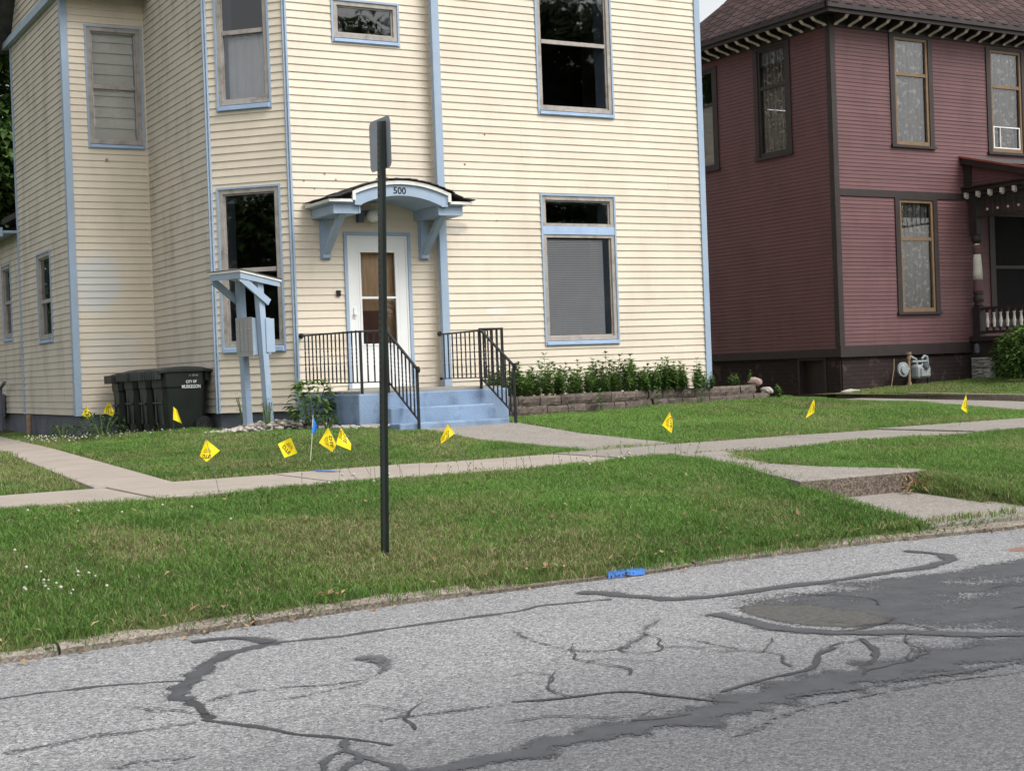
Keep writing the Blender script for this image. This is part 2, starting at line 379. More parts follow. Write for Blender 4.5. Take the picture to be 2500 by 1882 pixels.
BASE = {}
def link(name, me, parent=None, bevel=0):
    o = bpy.data.objects.new(name, me); COL.objects.link(o)
    if parent is not None:
        o.parent = parent
        o.matrix_parent_inverse = Matrix.Translation(-Vector(BASE.get(parent.name, (0, 0, 0))))
    if bevel:
        b = o.modifiers.new('bevel', 'BEVEL'); b.width = bevel; b.segments = 2; b.limit_method = 'ANGLE'
    return o
def tag(o, label, cat, group=None):
    o['label'] = label; o['category'] = cat
    if group: o['group'] = group
    return o
def thing(name, label, cat, loc=(0, 0, 0), group=None):
    o = bpy.data.objects.new(name, None); COL.objects.link(o); o.location = loc; o.empty_display_size = .1
    BASE[o.name] = tuple(loc)
    return tag(o, label, cat, group)
def struct(o): o['kind'] = 'structure'; return o
def stuff(o): o['kind'] = 'stuff'; return o
def copy_tree(o, parent=None):
    c = o.copy(); COL.objects.link(c)
    if parent is not None: c.parent = parent
    for ch in list(o.children): copy_tree(ch, c)
    return c
def frame(O, uu, nn):
    O = Vector((O[0], O[1], 0)); uu = Vector((uu[0], uu[1], 0)).normalized(); nn = Vector((nn[0], nn[1], 0)).normalized()
    def F(s, o, z): return O + uu * s + nn * o + Vector((0, 0, z))
    F.u = uu; F.n = nn; F.O = O
    return F
_txt = {}
def text_geo(t, bold=True):
    if t in _txt: return _txt[t]
    c = bpy.data.curves.new('lettering', 'FONT'); c.body = t; c.align_x = 'CENTER'; c.align_y = 'CENTER'; c.size = 1.0
    if bold: c.offset = .018
    c.resolution_u = 3
    o = bpy.data.objects.new('lettering', c); COL.objects.link(o)
    bpy.context.view_layer.update()
    me = bpy.data.meshes.new_from_object(o.evaluated_get(bpy.context.evaluated_depsgraph_get()))
    vs = [tuple(v.co) for v in me.vertices]; fs = [tuple(p.vertices) for p in me.polygons]
    bpy.data.objects.remove(o); bpy.data.meshes.remove(me)
    _txt[t] = (vs, fs); return vs, fs

# ------------------------------------------------------------------ terrain
def curbY(x): return np.interp(x, [-40, -4, 1.2, 2.2, 3.2, 4.5, 5.0, 5.5, 6.8, 8.1, 14, 60], [6.6, 6.75, 7.0, 7.17, 7.30, 7.33, 7.33, 7.41, 7.45, 7.35, 7.4, 7.5])
def nearY(x): return np.interp(x, [-40, 2, 10, 16, 60], [9.9, 10.62, 11.32, 11.44, 12.2])
def farY(x): return nearY(x) + 1.5
CP = [(3, 16, .42), (3.5, 20, .44), (4.5, 24, .46), (5.1, 22.1, .48), (5.9, 20.5, .52), (6.4, 18.3, .59), (6.4, 17, .585), (7, 16.4, .60), (8, 15.75, .57), (5, 16, .49), (5, 14, .44),
      (8.2, 14, .46), (9.5, 16.6, .605), (10.6, 17.0, .615), (12, 17.4, .64), (14, 17.6, .65), (11.3, 17.2, .62), (12.8, 17.5, .645), (11, 14.5, .50), (14, 15, .53), (17, 18, .50), (18, 20.3, .52), (17, 14, .44), (17.9, 22, .56),
      (4.5, 30, .5), (16, 22, .6), (16, 30, .6), (0, 20, .42), (-6, 20, .42), (24, 18, .52), (24, 14, .45), (30, 20, .5), (24, 30, .5), (-6, 34, .45)]
CP += [(x, float(farY(x)) + .05, .40) for x in np.arange(-6, 32, 1.5)]
CP = np.array(CP)
LOWER = [(7.5, 8.9), (8.8, 8.9), (8.82, 7.52), (7.42, 7.52)]
PATHS = [[(7.56, 15.9), (8.95, 15.9), (8.98, 14.4), (9.05, 12.78), (7.95, 12.62), (7.68, 14.4)], [(2.95, 12.24), (3.55, 12.27), (3.70, 15), (4.02, 19), (4.48, 25), (4.66, 31), (4.14, 31), (3.98, 25), (3.50, 19), (3.15, 15)], [(15.75, 13.2), (17.65, 13.2), (17.72, 16.2), (17.78, 19.4), (17.0, 19.4), (16.35, 16.2)]]
def inpoly(x, y, poly):
    x = np.asarray(x); y = np.asarray(y); c = np.zeros(np.broadcast(x, y).shape, bool); n = len(poly)
    for i in range(n):
        x1, y1 = poly[i]; x2, y2 = poly[(i + 1) % n]
        if y1 == y2: continue
        k = (y1 > y) != (y2 > y); c ^= k & (x < (x2 - x1) * (y - y1) / (y2 - y1) + x1)
    return c
def G(x, y, cut=True):
    x = np.asarray(x, float); y = np.asarray(y, float); x, y = np.broadcast_arrays(x, y)
    t = y - curbY(x)
    T = nearY(x) - curbY(x)
    ter = np.interp(t / T, [0, .04, .12, .28, .45, .75, 1], [.048, .062, .125, .205, .27, .345, .392])
    ter = ter + .012 * np.sin(x * 2.1 + y) * np.clip(t, 0, 1)
    dx = x[..., None] - CP[:, 0]; dy = y[..., None] - CP[:, 1]
    w = 1.0 / (dx * dx + dy * dy + .15) ** 1.8
    yard = (w * CP[:, 2]).sum(-1) / w.sum(-1)
    z = np.where(y < nearY(x), ter, np.where(y < farY(x), .392, yard))
    far = np.hypot(x - 10, y - 18) > 45
    z = np.where(far & (y > 12), .45, z)
    if cut:
        for pp_ in PATHS: z = np.where(inpoly(x, y, pp_), z - .07, z)
        lo = .035 + .080 * np.clip((y - 7.5) / 1.4, 0, 1)
        z = np.where(inpoly(x, y, [(7.52, 8.95), (8.70, 8.95), (8.74, 7.3), (7.46, 7.3)]), np.minimum(z, lo), z)
    z = np.where(y < curbY(x) + .06, -.04, z)
    return z
def gz(x, y): return float(G(x, y))
def g0(x, y): return float(G(x, y, False))

xs = np.concatenate([[-500, -200, -80, -40, -20, -10, -6], np.arange(-4, 14, .12), np.arange(14, 32, .4), [36, 50, 90, 200, 500]])
ys = np.concatenate([[-500, -200, -80, -40, -20, -6, 0, 4, 6.4], np.arange(6.7, 13.6, .1), np.arange(13.6, 32, .35), [36, 50, 90, 200, 500]])
XX, YY = np.meshgrid(xs, ys)
ZZ = G(XX, YY)
gv = np.stack([XX.ravel(), YY.ravel(), ZZ.ravel()], 1); nx = len(xs)
gf = [(j * nx + i, j * nx + i + 1, (j + 1) * nx + i + 1, (j + 1) * nx + i) for j in range(len(ys) - 1) for i in range(nx - 1)]
me = bpy.data.meshes.new('ground'); me.from_pydata(gv.tolist(), [], gf); me.materials.append(M['ground'])
me.polygons.foreach_set('use_smooth', [True] * len(me.polygons))
struct(link('ground', me))

# road sheet up to the curb
rx = np.concatenate([[-300, -100, -40, -15], np.arange(-6, 20, .5), [30, 60, 150, 300]])
b = MB(); vs = []
for x in rx: vs += [(x, -3.2, 0), (x, float(curbY(x)) + .03, 0)]
b.add(vs, [(2 * i, 2 * i + 2, 2 * i + 3, 2 * i + 1) for i in range(len(rx) - 1)])
road = struct(b.build('road', 'road'))

# curb stones
curb = MB(); curb.box(-60, -4.2, 6.62, 6.74, -.1, .04)
curb = struct(curb.build('curb', 'curb'))
x = -4.0; k = 0
while x < 18:
    L = random.choice([1.0, 1.3, 1.6]); x1 = x + L - .012
    hgt = .046 if x < 3.2 else (.030 if x < 6.3 else .050)
    hgt += random.uniform(-.008, .008)
    b = MB(); n = 8; prev = None; rows = []
    for i in range(n + 1):
        xx = x + (x1 - x) * i / n; yy = float(curbY(xx)); j = random.uniform(-.014, .014); jz = random.uniform(-.012, .006)
        rows.append([(xx, yy + .02, -.05), (xx, yy + j, hgt * .55), (xx, yy + .022 + j, hgt + jz - .01), (xx, yy + .05, hgt + jz), (xx, yy + .15, hgt + jz), (xx, yy + .16, -.05)])
    vs = [p for rr in rows for p in rr]
    fs = [(i * 6 + q, (i + 1) * 6 + q, (i + 1) * 6 + (q + 1) % 6, i * 6 + (q + 1) % 6) for i in range(n) for q in range(6)]
    fs += [tuple(range(6)), tuple(n * 6 + q for q in range(6))[::-1]]
    b.add(vs, fs); b.build('curb_stone', 'curb', curb)
    x += L; k += 1

# sidewalk slabs
b = MB(); b.add([(-60, 10.0, .385), (-60, 11.4, .385), (-6.2, float(nearY(-6.2)) + .05, .385), (-6.2, float(farY(-6.2)) - .05, .385)], [(0, 2, 3, 1)])
side = struct(b.build('sidewalk', 'walk_smooth'))
x = -6.0
while x < 26:
    x1 = x + 1.5; mat = 'walk_smooth' if x < 6.4 else 'walk_agg'
    dz = random.uniform(-.006, .006); tl = random.uniform(-.004, .004)
    a, c = x + .006, x1 - .006
    b = MB(); b.prism([(a, float(nearY(a))), (c, float(nearY(c))), (c, float(farY(c))), (a, float(farY(a)))], .30, lambda px, py: .413 + dz + tl * (px - a))
    b.build('slab', mat, side, bevel=.008); x = x1

# walk from the steps to the sidewalk, side paths, kerbside walk with its step
def path(name, polys, mat, topz, th=.12):
    root = None
    for p in polys:
        b = MB(); b.prism(p, lambda x, y: topz(x, y) - th, topz)
        if root is None: root = struct(b.build(name, mat, bevel=.008))
        else: b.build('slab', mat, root, bevel=.008)
    return root
path('front_walk', [[(7.56, 15.9), (8.95, 15.9), (8.98, 14.41), (7.68, 14.41)], [(7.68, 14.39), (8.98, 14.39), (9.05, 12.78), (7.95, 12.62)]], 'walk_agg', lambda x, y: g0(x, y) + .022)
path('side_path', [[(2.92, 12.24), (3.58, 12.27), (3.72, 14.98), (3.12, 14.98)], [(3.12, 15.0), (3.72, 15.0), (4.05, 18.98), (3.47, 18.98)], [(3.47, 19.0), (4.05, 19.0), (4.5, 25), (3.95, 25)], [(3.96, 25.02), (4.5, 25.02), (4.7, 31), (4.1, 31)]], 'walk_smooth', lambda x, y: g0(x, y) + .015)
path('side_walk', [[(15.7, 13.2), (17.7, 13.2), (17.75, 16.2), (16.3, 16.2)], [(16.3, 16.22), (17.75, 16.22), (17.8, 19.4), (16.95, 19.4)]], 'walk_agg', lambda x, y: g0(x, y) + .015)
kw = path('kerb_walk', [[(7.9, 11.16), (8.5, 11.18), (8.2, 10.3), (8.15, 10.02), (7.75, 10.02)], [(7.75, 10.0), (8.15, 10.0), (8.32, 9.6), (8.84, 9.02), (8.84, 8.9), (7.5, 8.9)]], 'walk_agg', lambda x, y: .31 + .048 * (y - 8.9), .16)
b = MB(); b.prism(LOWER, -.02, lambda x, y: .066 + .084 * (y - 7.5) / 1.4); b.build('slab', 'walk_agg', kw, bevel=.01)
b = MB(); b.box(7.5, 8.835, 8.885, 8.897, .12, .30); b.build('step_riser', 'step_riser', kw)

# ------------------------------------------------------------------ tar strips and patches on the road
def strip(name, pts, w0, w1, mat, zi, sub=10, jit=.35, seed=0):
    rr = random.Random(seed); pts = [Vector((p[0], p[1], 0)) for p in pts]
    fine = []
    for i in range(len(pts) - 1):                         # catmull-rom
        p0 = pts[max(i - 1, 0)]; p1 = pts[i]; p2 = pts[i + 1]; p3 = pts[min(i + 2, len(pts) - 1)]
        for q in range(sub):
            t = q / sub
            fine.append(.5 * ((2 * p1) + (p2 - p0) * t + (2 * p0 - 5 * p1 + 4 * p2 - p3) * t * t + (3 * p1 - p0 - 3 * p2 + p3) * t ** 3))
    fine.append(pts[-1]); n = len(fine); vs = []; ed = []
    for i, p in enumerate(fine):
        t = (fine[min(i + 1, n - 1)] - fine[max(i - 1, 0)]).normalized(); a = Vector((-t.y, t.x, 0))
        w = (w0 + (w1 - w0) * i / (n - 1)) * (1 + jit * math.sin(i * .9 + seed) + jit * math.sin(i * .37 + 2 * seed)) / 2
        p = p + a * jit * math.sin(i * .55 + 3 * seed) * w
        for s_, e in ((-1, 0), (-.5, .5), (0, 1), (.5, .5), (1, 0)):
            vs.append((p.x + a.x * w * s_, p.y + a.y * w * s_, zi)); ed.append(e if 1 <= i < n - 1 else e * .3)
    b = MB(); b.add(vs, [(i * 5 + k, i * 5 + k + 1, (i + 1) * 5 + k + 1, (i + 1) * 5 + k) for i in range(n - 1) for k in range(4)])
    me = b.mesh(name, mat, fix=False); at = me.attributes.new('edge', 'FLOAT', 'POINT'); at.data.foreach_set('value', ed)
    return link(name, me, road)
def patch(name, poly, mat, zi, inset=.12, parent=None, res=.06):
    xs_ = [p[0] for p in poly]; ys_ = [p[1] for p in poly]
    gx = np.arange(min(xs_), max(xs_) + res, res); gy = np.arange(min(ys_), max(ys_) + res, res)
    X, Y = np.meshgrid(gx, gy); ins = inpoly(X, Y, poly)
    D = np.full(X.shape, 9.0)
    for i in range(len(poly)):
        x1, y1 = poly[i]; x2, y2 = poly[(i + 1) % len(poly)]; L2 = (x2 - x1) ** 2 + (y2 - y1) ** 2
        t = np.clip(((X - x1) * (x2 - x1) + (Y - y1) * (y2 - y1)) / L2, 0, 1)
        D = np.minimum(D, np.hypot(X - x1 - t * (x2 - x1), Y - y1 - t * (y2 - y1)))
    E = np.where(ins, np.clip(D / inset, 0, 1), 0).ravel(); nX = len(gx)
    zz = zi if callable(zi) else (lambda a, c: np.full(np.shape(a), zi))
    vs = np.stack([X.ravel(), Y.ravel(), np.asarray(zz(X, Y)).ravel()], 1).tolist()
    I = ins
    fs = [(j * nX + i, j * nX + i + 1, (j + 1) * nX + i + 1, (j + 1) * nX + i) for j in range(len(gy) - 1) for i in range(nX - 1) if I[j, i] or I[j, i + 1] or I[j + 1, i] or I[j + 1, i + 1]]
    me = bpy.data.meshes.new(name); me.from_pydata(vs, [], fs); me.materials.append(M[mat])
    at = me.attributes.new('edge', 'FLOAT', 'POINT'); at.data.foreach_set('value', E.tolist())
    return link(name, me, parent or road)
patch('tar_patch', [(4.62, 6.40), (5.11, 6.40), (5.82, 6.43), (6.51, 6.43), (7.12, 6.40), (8.6, 6.3), (8.6, 4.3), (5.33, 4.3), (5.09, 4.57), (4.75, 4.94), (4.46, 5.2), (4.38, 5.4), (4.41, 5.7), (4.54, 6.05)], 'tar_patch', .0010, .30)
patch('cold_patch', [(4.60, 6.06), (4.8, 6.07), (5.02, 5.8), (5.07, 5.31), (4.85, 5.17), (4.65, 5.14), (4.54, 5.32), (4.48, 5.58), (4.51, 5.82)], 'cold_patch', .0015, .1, res=.03)
patch('red_patch', [(7.25, 6.74), (7.5, 6.74), (7.7, 6.59), (7.28, 6.34), (7.08, 6.54)], 'red_patch', .0015, .12, res=.03)
STR = [
 ('a', [(.6, 6.25), (1.08, 6.24), (1.35, 6.23), (1.59, 6.18), (1.79, 6.09)], .05, .035, 'tar_thin'),
 ('b', [(2.41, 6.67), (2.24, 6.61), (2.07, 6.48), (1.94, 6.29), (1.84, 6.12), (1.74, 5.95), (1.68, 5.80), (1.70, 5.71)], .10, .10, 'tar'),
 ('c', [(2.41, 6.67), (2.76, 6.63), (3.15, 6.67), (3.70, 6.68), (3.95, 6.75), (4.32, 6.67)], .07, .05, 'tar_thin'),
 ('d', [(1.70, 5.71), (1.69, 5.54), (1.67, 5.37), (1.66, 5.30), (1.76, 5.12), (1.85, 4.90), (1.96, 4.75), (2.05, 4.56)], .05, .02, 'crack'),
 ('e', [(.92, 5.28), (1.11, 5.33), (1.35, 5.33), (1.61, 5.30)], .15, .10, 'tar_speck'),
 ('f', [(1.18, 4.85), (1.27, 4.88), (1.46, 4.83)], .10, .05, 'tar_speck'),
 ('g', [(1.75, 5.64), (1.97, 5.71), (2.23, 5.63), (2.40, 5.60)], .10, .04, 'tar_speck'),
 ('h', [(1.94, 5.47), (2.18, 5.50), (2.41, 5.57)], .03, .05, 'tar_speck'),
 ('i', [(2.15, 4.92), (2.35, 4.90), (2.66, 4.84)], .08, .07, 'tar_speck'),
 ('j', [(1.96, 4.75), (1.89, 4.61), (1.82, 4.55), (1.76, 4.47), (1.73, 4.38)], .04, .03, 'tar_thin'),
 ('k', [(1.89, 4.61), (1.90, 4.49), (1.85, 4.43), (1.76, 4.35)], .05, .05, 'tar_thin'),
 ('l', [(1.90, 4.49), (1.94, 4.32), (1.93, 4.20)], .05, .05, 'tar_thin'),
 ('m', [(1.85, 4.13), (1.96, 4.19), (2.30, 4.19), (2.51, 4.25), (2.71, 4.27), (2.90, 4.27), (3.09, 4.26), (3.29, 4.32), (3.48, 4.35), (3.74, 4.40), (3.97, 4.40), (4.22, 4.40), (4.50, 4.43), (4.89, 4.40), (5.6, 4.33)], .10, .46, 'tar'),
 ('n', [(3.42, 6.18), (3.37, 5.77), (3.45, 5.51), (3.60, 5.50), (3.82, 5.67), (4.02, 5.90), (4.14, 5.96)], .06, .09, 'tar_speck'),
 ('o', [(3.90, 5.68), (3.95, 5.34), (3.97, 5.05)], .04, .03, 'tar_speck'),
 ('p', [(2.68, 4.87), (2.89, 4.80), (3.10, 4.76), (3.21, 4.57), (3.29, 4.39), (3.33, 4.33)], .025, .025, 'crack'),
 ('q', [(3.39, 4.52), (3.73, 4.60), (3.93, 4.63), (4.15, 4.83), (4.30, 4.90)], .02, .04, 'crack'),
 ('r', [(4.52, 4.99), (4.42, 4.80), (4.29, 4.64), (4.13, 4.53)], .035, .03, 'crack'),
 ('s', [(4.31, 7.01), (4.41, 6.80), (4.49, 6.57), (4.65, 6.40), (5.11, 6.38), (5.76, 6.38), (6.33, 6.42), (6.63, 6.52), (6.79, 6.72), (6.79, 7.04)], .13, .10, 'tar'),
 ('t', [(2.09, 6.95), (2.28, 6.94), (2.42, 6.69)], .07, .12, 'tar'),
 ('u', [(4.45, 5.95), (4.42, 5.6), (4.46, 5.25), (4.75, 4.97), (5.1, 4.6), (5.4, 4.35)], .14, .12, 'tar'),
 ('v', [(4.5, 5.2), (4.66, 5.16), (4.86, 5.2), (5.0, 5.28)], .02, .02, 'crack'),
 ('w', [(3.0, 3.95), (3.5, 4.12), (4.1, 4.13), (4.7, 4.05), (5.5, 3.9)], .07, .10, 'tar_speck'),
 ('x', [(3.5, 4.28), (3.9, 4.24), (4.4, 4.22), (5.2, 4.1)], .10, .14, 'tar_patch'),
]
for i, (kk, pts, w0, w1, mt) in enumerate(STR): strip('crack' if mt == 'crack' else 'tar_seal', pts, w0 * 1.2, w1 * 1.2, mt, .0022 + .00015 * i, seed=i, jit=.16)
rr = random.Random(77)
def walk(x, y, a, n, st):
    pts = [(x, y)]
    for _ in range(n): a += rr.gauss(0, .45); x += st * math.cos(a); y += st * math.sin(a); pts.append((x, y))
    return pts, a
k_ = 0
for (x, y, a, n) in ((3.9, 4.7, 1.2, 9), (4.2, 4.9, .3, 8), (4.5, 4.6, 1.4, 7), (3.3, 5.0, .6, 9), (2.9, 4.8, 1.9, 7), (3.6, 5.5, -1.4, 9), (2.2, 4.7, 1.2, 6), (1.7, 5.4, 2.6, 5), (4.9, 4.9, .5, 8), (5.6, 5.1, .2, 9), (5.2, 5.6, .4, 8), (4.0, 4.4, .1, 9), (2.5, 4.6, .2, 8), (6.0, 5.6, .6, 8)):
    pts, a2 = walk(x, y, a, n, .09); strip('crack', pts, .016, .008, 'crack', .0058 + .00004 * k_, sub=4, seed=k_, jit=.2); k_ += 1
    q = pts[n // 2]; pts, a2 = walk(q[0], q[1], a + rr.choice([-1, 1]) * 1.0, n // 2, .08); strip('crack', pts, .011, .006, 'crack', .0058 + .00004 * k_, sub=4, seed=k_, jit=.2); k_ += 1
patch('tar_smear', [(2.50, 6.05), (2.60, 6.12), (2.70, 6.05), (2.69, 5.88), (2.62, 5.74), (2.5, 5.64), (2.38, 5.54), (2.36, 5.60), (2.48, 5.70), (2.54, 5.82), (2.55, 5.92)], 'tar_speck', .0062, .035, res=.02)
b = MB(); yy = float(curbY(4.85)); b.add([(4.70, yy - .024, .006), (4.96, yy - .022, .006), (4.97, yy - .006, .036), (4.71, yy - .008, .036), (4.99, yy + .10, .044), (4.74, yy + .09, .044)], [(0, 1, 2, 3), (3, 2, 4, 5)])
me = b.mesh('blue_paint_mark', 'paint_blue', fix=False); at = me.attributes.new('edge', 'FLOAT', 'POINT'); at.data.foreach_set('value', [.6, .6, .9, .9, .5, .5]); link('blue_paint_mark', me, curb)
patch('blue_paint_mark', [(4.80, 11.95), (5.0, 11.9), (5.12, 12.0), (4.98, 12.42), (4.74, 12.38)], 'paint_blue_faint', lambda a, c: np.full(a.shape, .4245), .12, side, .03)
patch('yellow_paint_mark', [(4.0, 12.0), (4.4, 12.02), (4.25, 12.32), (3.9, 12.3)], 'paint_yellow', lambda a, c: np.full(a.shape, .4245), .2, side, .03)

# ------------------------------------------------------------------ building helpers
def rows(L, z0, z1, h, ops):
    out = []; z = z0
    while z < z1 - .004:
        zt = min(z + h, z1); segs = [(0.0, L, z, zt)]
        for (a, b_, c, e) in ops:
            new = []
            for (s0, s1, lo, hi) in segs:
                if e <= lo or c >= hi or b_ <= s0 or a >= s1: new.append((s0, s1, lo, hi)); continue
                if a - s0 > .012: new.append((s0, a, lo, hi))
                if s1 - b_ > .012: new.append((b_, s1, lo, hi))
                m0, m1 = max(s0, a), min(s1, b_)
                if c - lo > .006: new.append((m0, m1, lo, c))
                if hi - e > .006: new.append((m0, m1, e, hi))
            segs = new
        out += [(s0, s1, lo, hi, z) for (s0, s1, lo, hi) in segs]
        z += h
    return out
def add_board(b, F, s0, s1, lo, hi, zr, h, ob, ot, jit, step=.45, rr=random):
    n = max(1, int((s1 - s0) / step)); base = len(b.v)
    for i in range(n + 1):
        s_ = s0 + (s1 - s0) * i / n
        jo = rr.uniform(-jit, jit) if 0 < i < n else 0; jz = rr.uniform(-jit, jit) * .7 if (0 < i < n and lo == zr) else 0
        of = lambda z: ob + (ot - ob) * (z - zr) / h
        for (o_, z_) in ((-.004, lo + jz), (of(lo) + jo, lo + jz), (of(hi), hi), (-.004, hi)): b.v.append(tuple(F(s_, o_, z_)))
    for i in range(n):
        p = base + 4 * i
        for q in range(3): b.f.append((p + q, p + 4 + q, p + 5 + q, p + 1 + q))
    b.f.append((base, base + 1, base + 2, base + 3)); p = base + 4 * n; b.f.append((p + 3, p + 2, p + 1, p))
def clad(parent, F, L, z0, z1, h, ops, mat, individual, ob=.0155, ot=.002, jit=.0012, zmax=99, name='siding_board'):
    J = MB()
    for (s0, s1, lo, hi, zr) in rows(L, z0, z1, h, ops):
        if individual and lo < zmax and s1 - s0 > 3.0:      # lapped joint where two lengths meet
            cut = s0 + (s1 - s0) * (.30 if int(zr * 31) % 3 == 0 else (.62 if int(zr * 31) % 3 == 1 else .86))
            b = MB(); add_board(b, F, s0, cut, lo, hi, zr, h, ob, ot, jit); b.build(name, mat, parent, fix=False)
            b = MB(); add_board(b, F, cut - .02, s1, lo - .0015, hi - .001, zr - .0015, h, ob + .0022, ot + .0022, jit); b.build(name, mat, parent, fix=False)
        elif individual and lo < zmax:
            b = MB(); add_board(b, F, s0, s1, lo, hi, zr, h, ob, ot, jit); b.build(name, mat, parent, fix=False)
        else: add_board(J, F, s0, s1, lo, hi, zr, h, ob, ot, jit)
    return J
def wall_panel(F, L, z0, z1, ops, th=.02):
    b = MB(); ss = sorted({0.0, L, *[v for o in ops for v in o[:2]]}); zs = sorted({z0, z1, *[v for o in ops for v in o[2:4]]})
    for i in range(len(ss) - 1):
        for j in range(len(zs) - 1):
            m = ((ss[i] + ss[i + 1]) / 2, (zs[j] + zs[j + 1]) / 2)
            if any(o[0] < m[0] < o[1] and o[2] < m[1] < o[3] for o in ops): continue
            b.fbox(F, ss[i], ss[i + 1], -th - .005, -.005, zs[j], zs[j + 1])
    return b
def pane(F, a, c, z0, z1, o, mat, parent, name='pane'):
    b = MB(); b.add([F(a, o, z0), F(c, o, z0), F(c, o, z1), F(a, o, z1)], [(0, 1, 2, 3)]); return b.build(name, mat, parent, fix=False)
def window(parent, F, a, c, z0, z1, meet=None, trim='blue', tw=.028, fr='taupe', fw=.058, sill='blue_worn', sh=.07, glass_hi='glass', glass_lo='glass_low', label=None, sp=.045, sash=None):
    b = MB(); b.ring(F, a, c, z0, z1, tw, -.005, .028); w = b.build('window', trim, parent)
    if label: w['label'] = label
    zs = z0 + tw
    if sill:
        b = MB(); b.hexa([F(a + tw, sp, z0 + .012), F(c - tw, sp, z0 + .012), F(c - tw, -.02, z0 + .012), F(a + tw, -.02, z0 + .012), F(a + tw, sp, z0 + sh - .018), F(c - tw, sp, z0 + sh - .018), F(c - tw, -.02, z0 + sh), F(a + tw, -.02, z0 + sh)])
        b.build('sill', sill, w); zs = z0 + sh
    A, C, Z0, Z1 = a + tw, c - tw, zs, z1 - tw
    b = MB(); b.ring(F, A, C, Z0, Z1, fw, -.05, .012); b.build('frame', fr, w)
    b = MB(); b.ring(F, A + fw, C - fw, Z0 + fw, Z1 - fw, .022, -.06, -.018); b.build('sash', sash or fr, w)
    A += fw + .022; C -= fw + .022; Z0 += fw + .022; Z1 -= fw + .022
    b = MB(); b.ring(F, A - .02, C + .02, Z0 - .02, Z1 + .02, .02, -.30, -.062); b.build('jamb', sash or 'blue', w)
    if meet:
        b = MB(); b.fbox(F, A, C, -.05, -.008, meet - .028, meet + .028); b.build('meeting_rail', sash or fr, w)
        pane(F, A, C, meet + .028, Z1, -.032, glass_hi, w); pane(F, A, C, Z0, meet - .028, -.042, glass_lo, w)
    else: pane(F, A, C, Z0, Z1, -.036, glass_hi, w)
    return w, (A, C, Z0, Z1)
def blind(F, box, parent, pitch, mat, o=-.12, tilt=.5, depth=.024, a_in=0, c_in=0):
    A, C, Z0, Z1 = box; b = MB(); z = Z0 + .01
    while z < Z1:
        b.hexa([F(A + a_in, o + depth / 2, z), F(C - c_in, o + depth / 2, z), F(C - c_in, o - depth / 2, z + depth * tilt), F(A + a_in, o - depth / 2, z + depth * tilt),
                F(A + a_in, o + depth / 2, z + .0015), F(C - c_in, o + depth / 2, z + .0015), F(C - c_in, o - depth / 2, z + depth * tilt + .0015), F(A + a_in, o - depth / 2, z + depth * tilt + .0015)])
        z += pitch
    for t in (.18, .5, .82): s_ = A + (C - A) * t; b.fbox(F, s_, s_ + .003, o + depth / 2, o + depth / 2 + .002, Z0, Z1)
    return b.build('blind', mat, parent, fix=False)
def curtain(F, box, parent, mat, o=-.16, folds=9, amp=.03, gap=0.0, a_in=0, c_in=0):
    A, C, Z0, Z1 = box; b = MB(); n = folds * 8; A += a_in; C -= c_in
    vs = []
    for i in range(n + 1):
        s_ = A + (C - A) * i / n; oo = o + amp * math.sin(i / n * folds * 2 * math.pi + .6 * math.sin(i * .37))
        vs += [tuple(F(s_, oo, Z0)), tuple(F(s_, oo * .98, (Z0 + Z1) / 2)), tuple(F(s_, o + (oo - o) * .7, Z1))]
    b.add(vs, [(3 * i + k, 3 * i + 3 + k, 3 * i + 4 + k, 3 * i + 1 + k) for i in range(n) for k in (0, 1)])
    me = b.mesh('curtain', mat, smooth=True, fix=False); at = me.attributes.new('fold', 'FLOAT', 'POINT'); at.data.foreach_set('value', [.5 + .5 * math.sin(i / n * folds * 2 * math.pi + .6 * math.sin(i * .37) + 1.2) for i in range(n + 1) for _ in range(3)])
    return link('curtain', me, parent)

# ------------------------------------------------------------------ cream house
EXP = .1016; ZS = .81
A_, B_, C_, D_, E_, F_, G_ = (5.09, 22.15), (6.29, 22.15), (6.29, 19.25), (7.11, 18.43), (9.21, 18.43), (9.21, 18.26), (13.70, 18.26)
fMain = frame(F_, (1, 0), (0, -1)); fDoor = frame(D_, (1, 0), (0, -1)); q2 = 2 ** -.5
fCham = frame(C_, (q2, -q2), (-q2, -q2)); LCH = math.hypot(D_[0] - C_[0], D_[1] - C_[1])
fBC = frame(B_, (0, -1), (-1, 0)); fAB = frame(A_, (1, 0), (0, -1)); fLeft = frame((5.09, 25.87), (0, -1), (-1, 0))
fRear = frame((5.09, 32), (0, -1), (-1, 0)); fEF = frame(E_, (0, -1), (-1, 0)); fRight = frame(G_, (0, 1), (1, 0))
house = thing('cream_house', 'cream vinyl sided two storey house with light blue trim and number 500', 'house', (9.5, 20, .6))
ZT = 8.1
opsMain = [(1.60, 2.875, 1.567, 3.745), (1.62, 2.92, 4.87, 7.0)]
opsDoor = [(.715, 1.70, 1.06, 3.175), (.66, 1.66, 5.71, 6.30)]
opsCham = [(.095, 1.02, 1.60, 3.81), (.15, .945, 4.815, 6.95)]
opsAB = [(.31, 1.155, 4.75, 6.575)]
opsLeft = [(1.39, 2.38, 1.93, 3.375)]
opsRear = [(4.55, 5.35, 2.06, 3.42)]
def inner(o): return [(a + .02, c - .02, z + .02, e - .02) for (a, c, z, e) in o]
J = MB()
def mkwall(F, L, z0, z1, ops, indiv, zmax=7.1):
    w = wall_panel(F, L, z0, z1, inner(ops)).build('wall', 'cream_trim', house)
    j = clad(w, F, L, z0, z1, EXP, ops, 'cream', indiv, zmax=zmax)
    J.add(j.v, j.f); return w
mkwall(fMain, 4.49, ZS, ZT, opsMain, True)
mkwall(fDoor, 2.10, ZS, ZT, opsDoor, True)
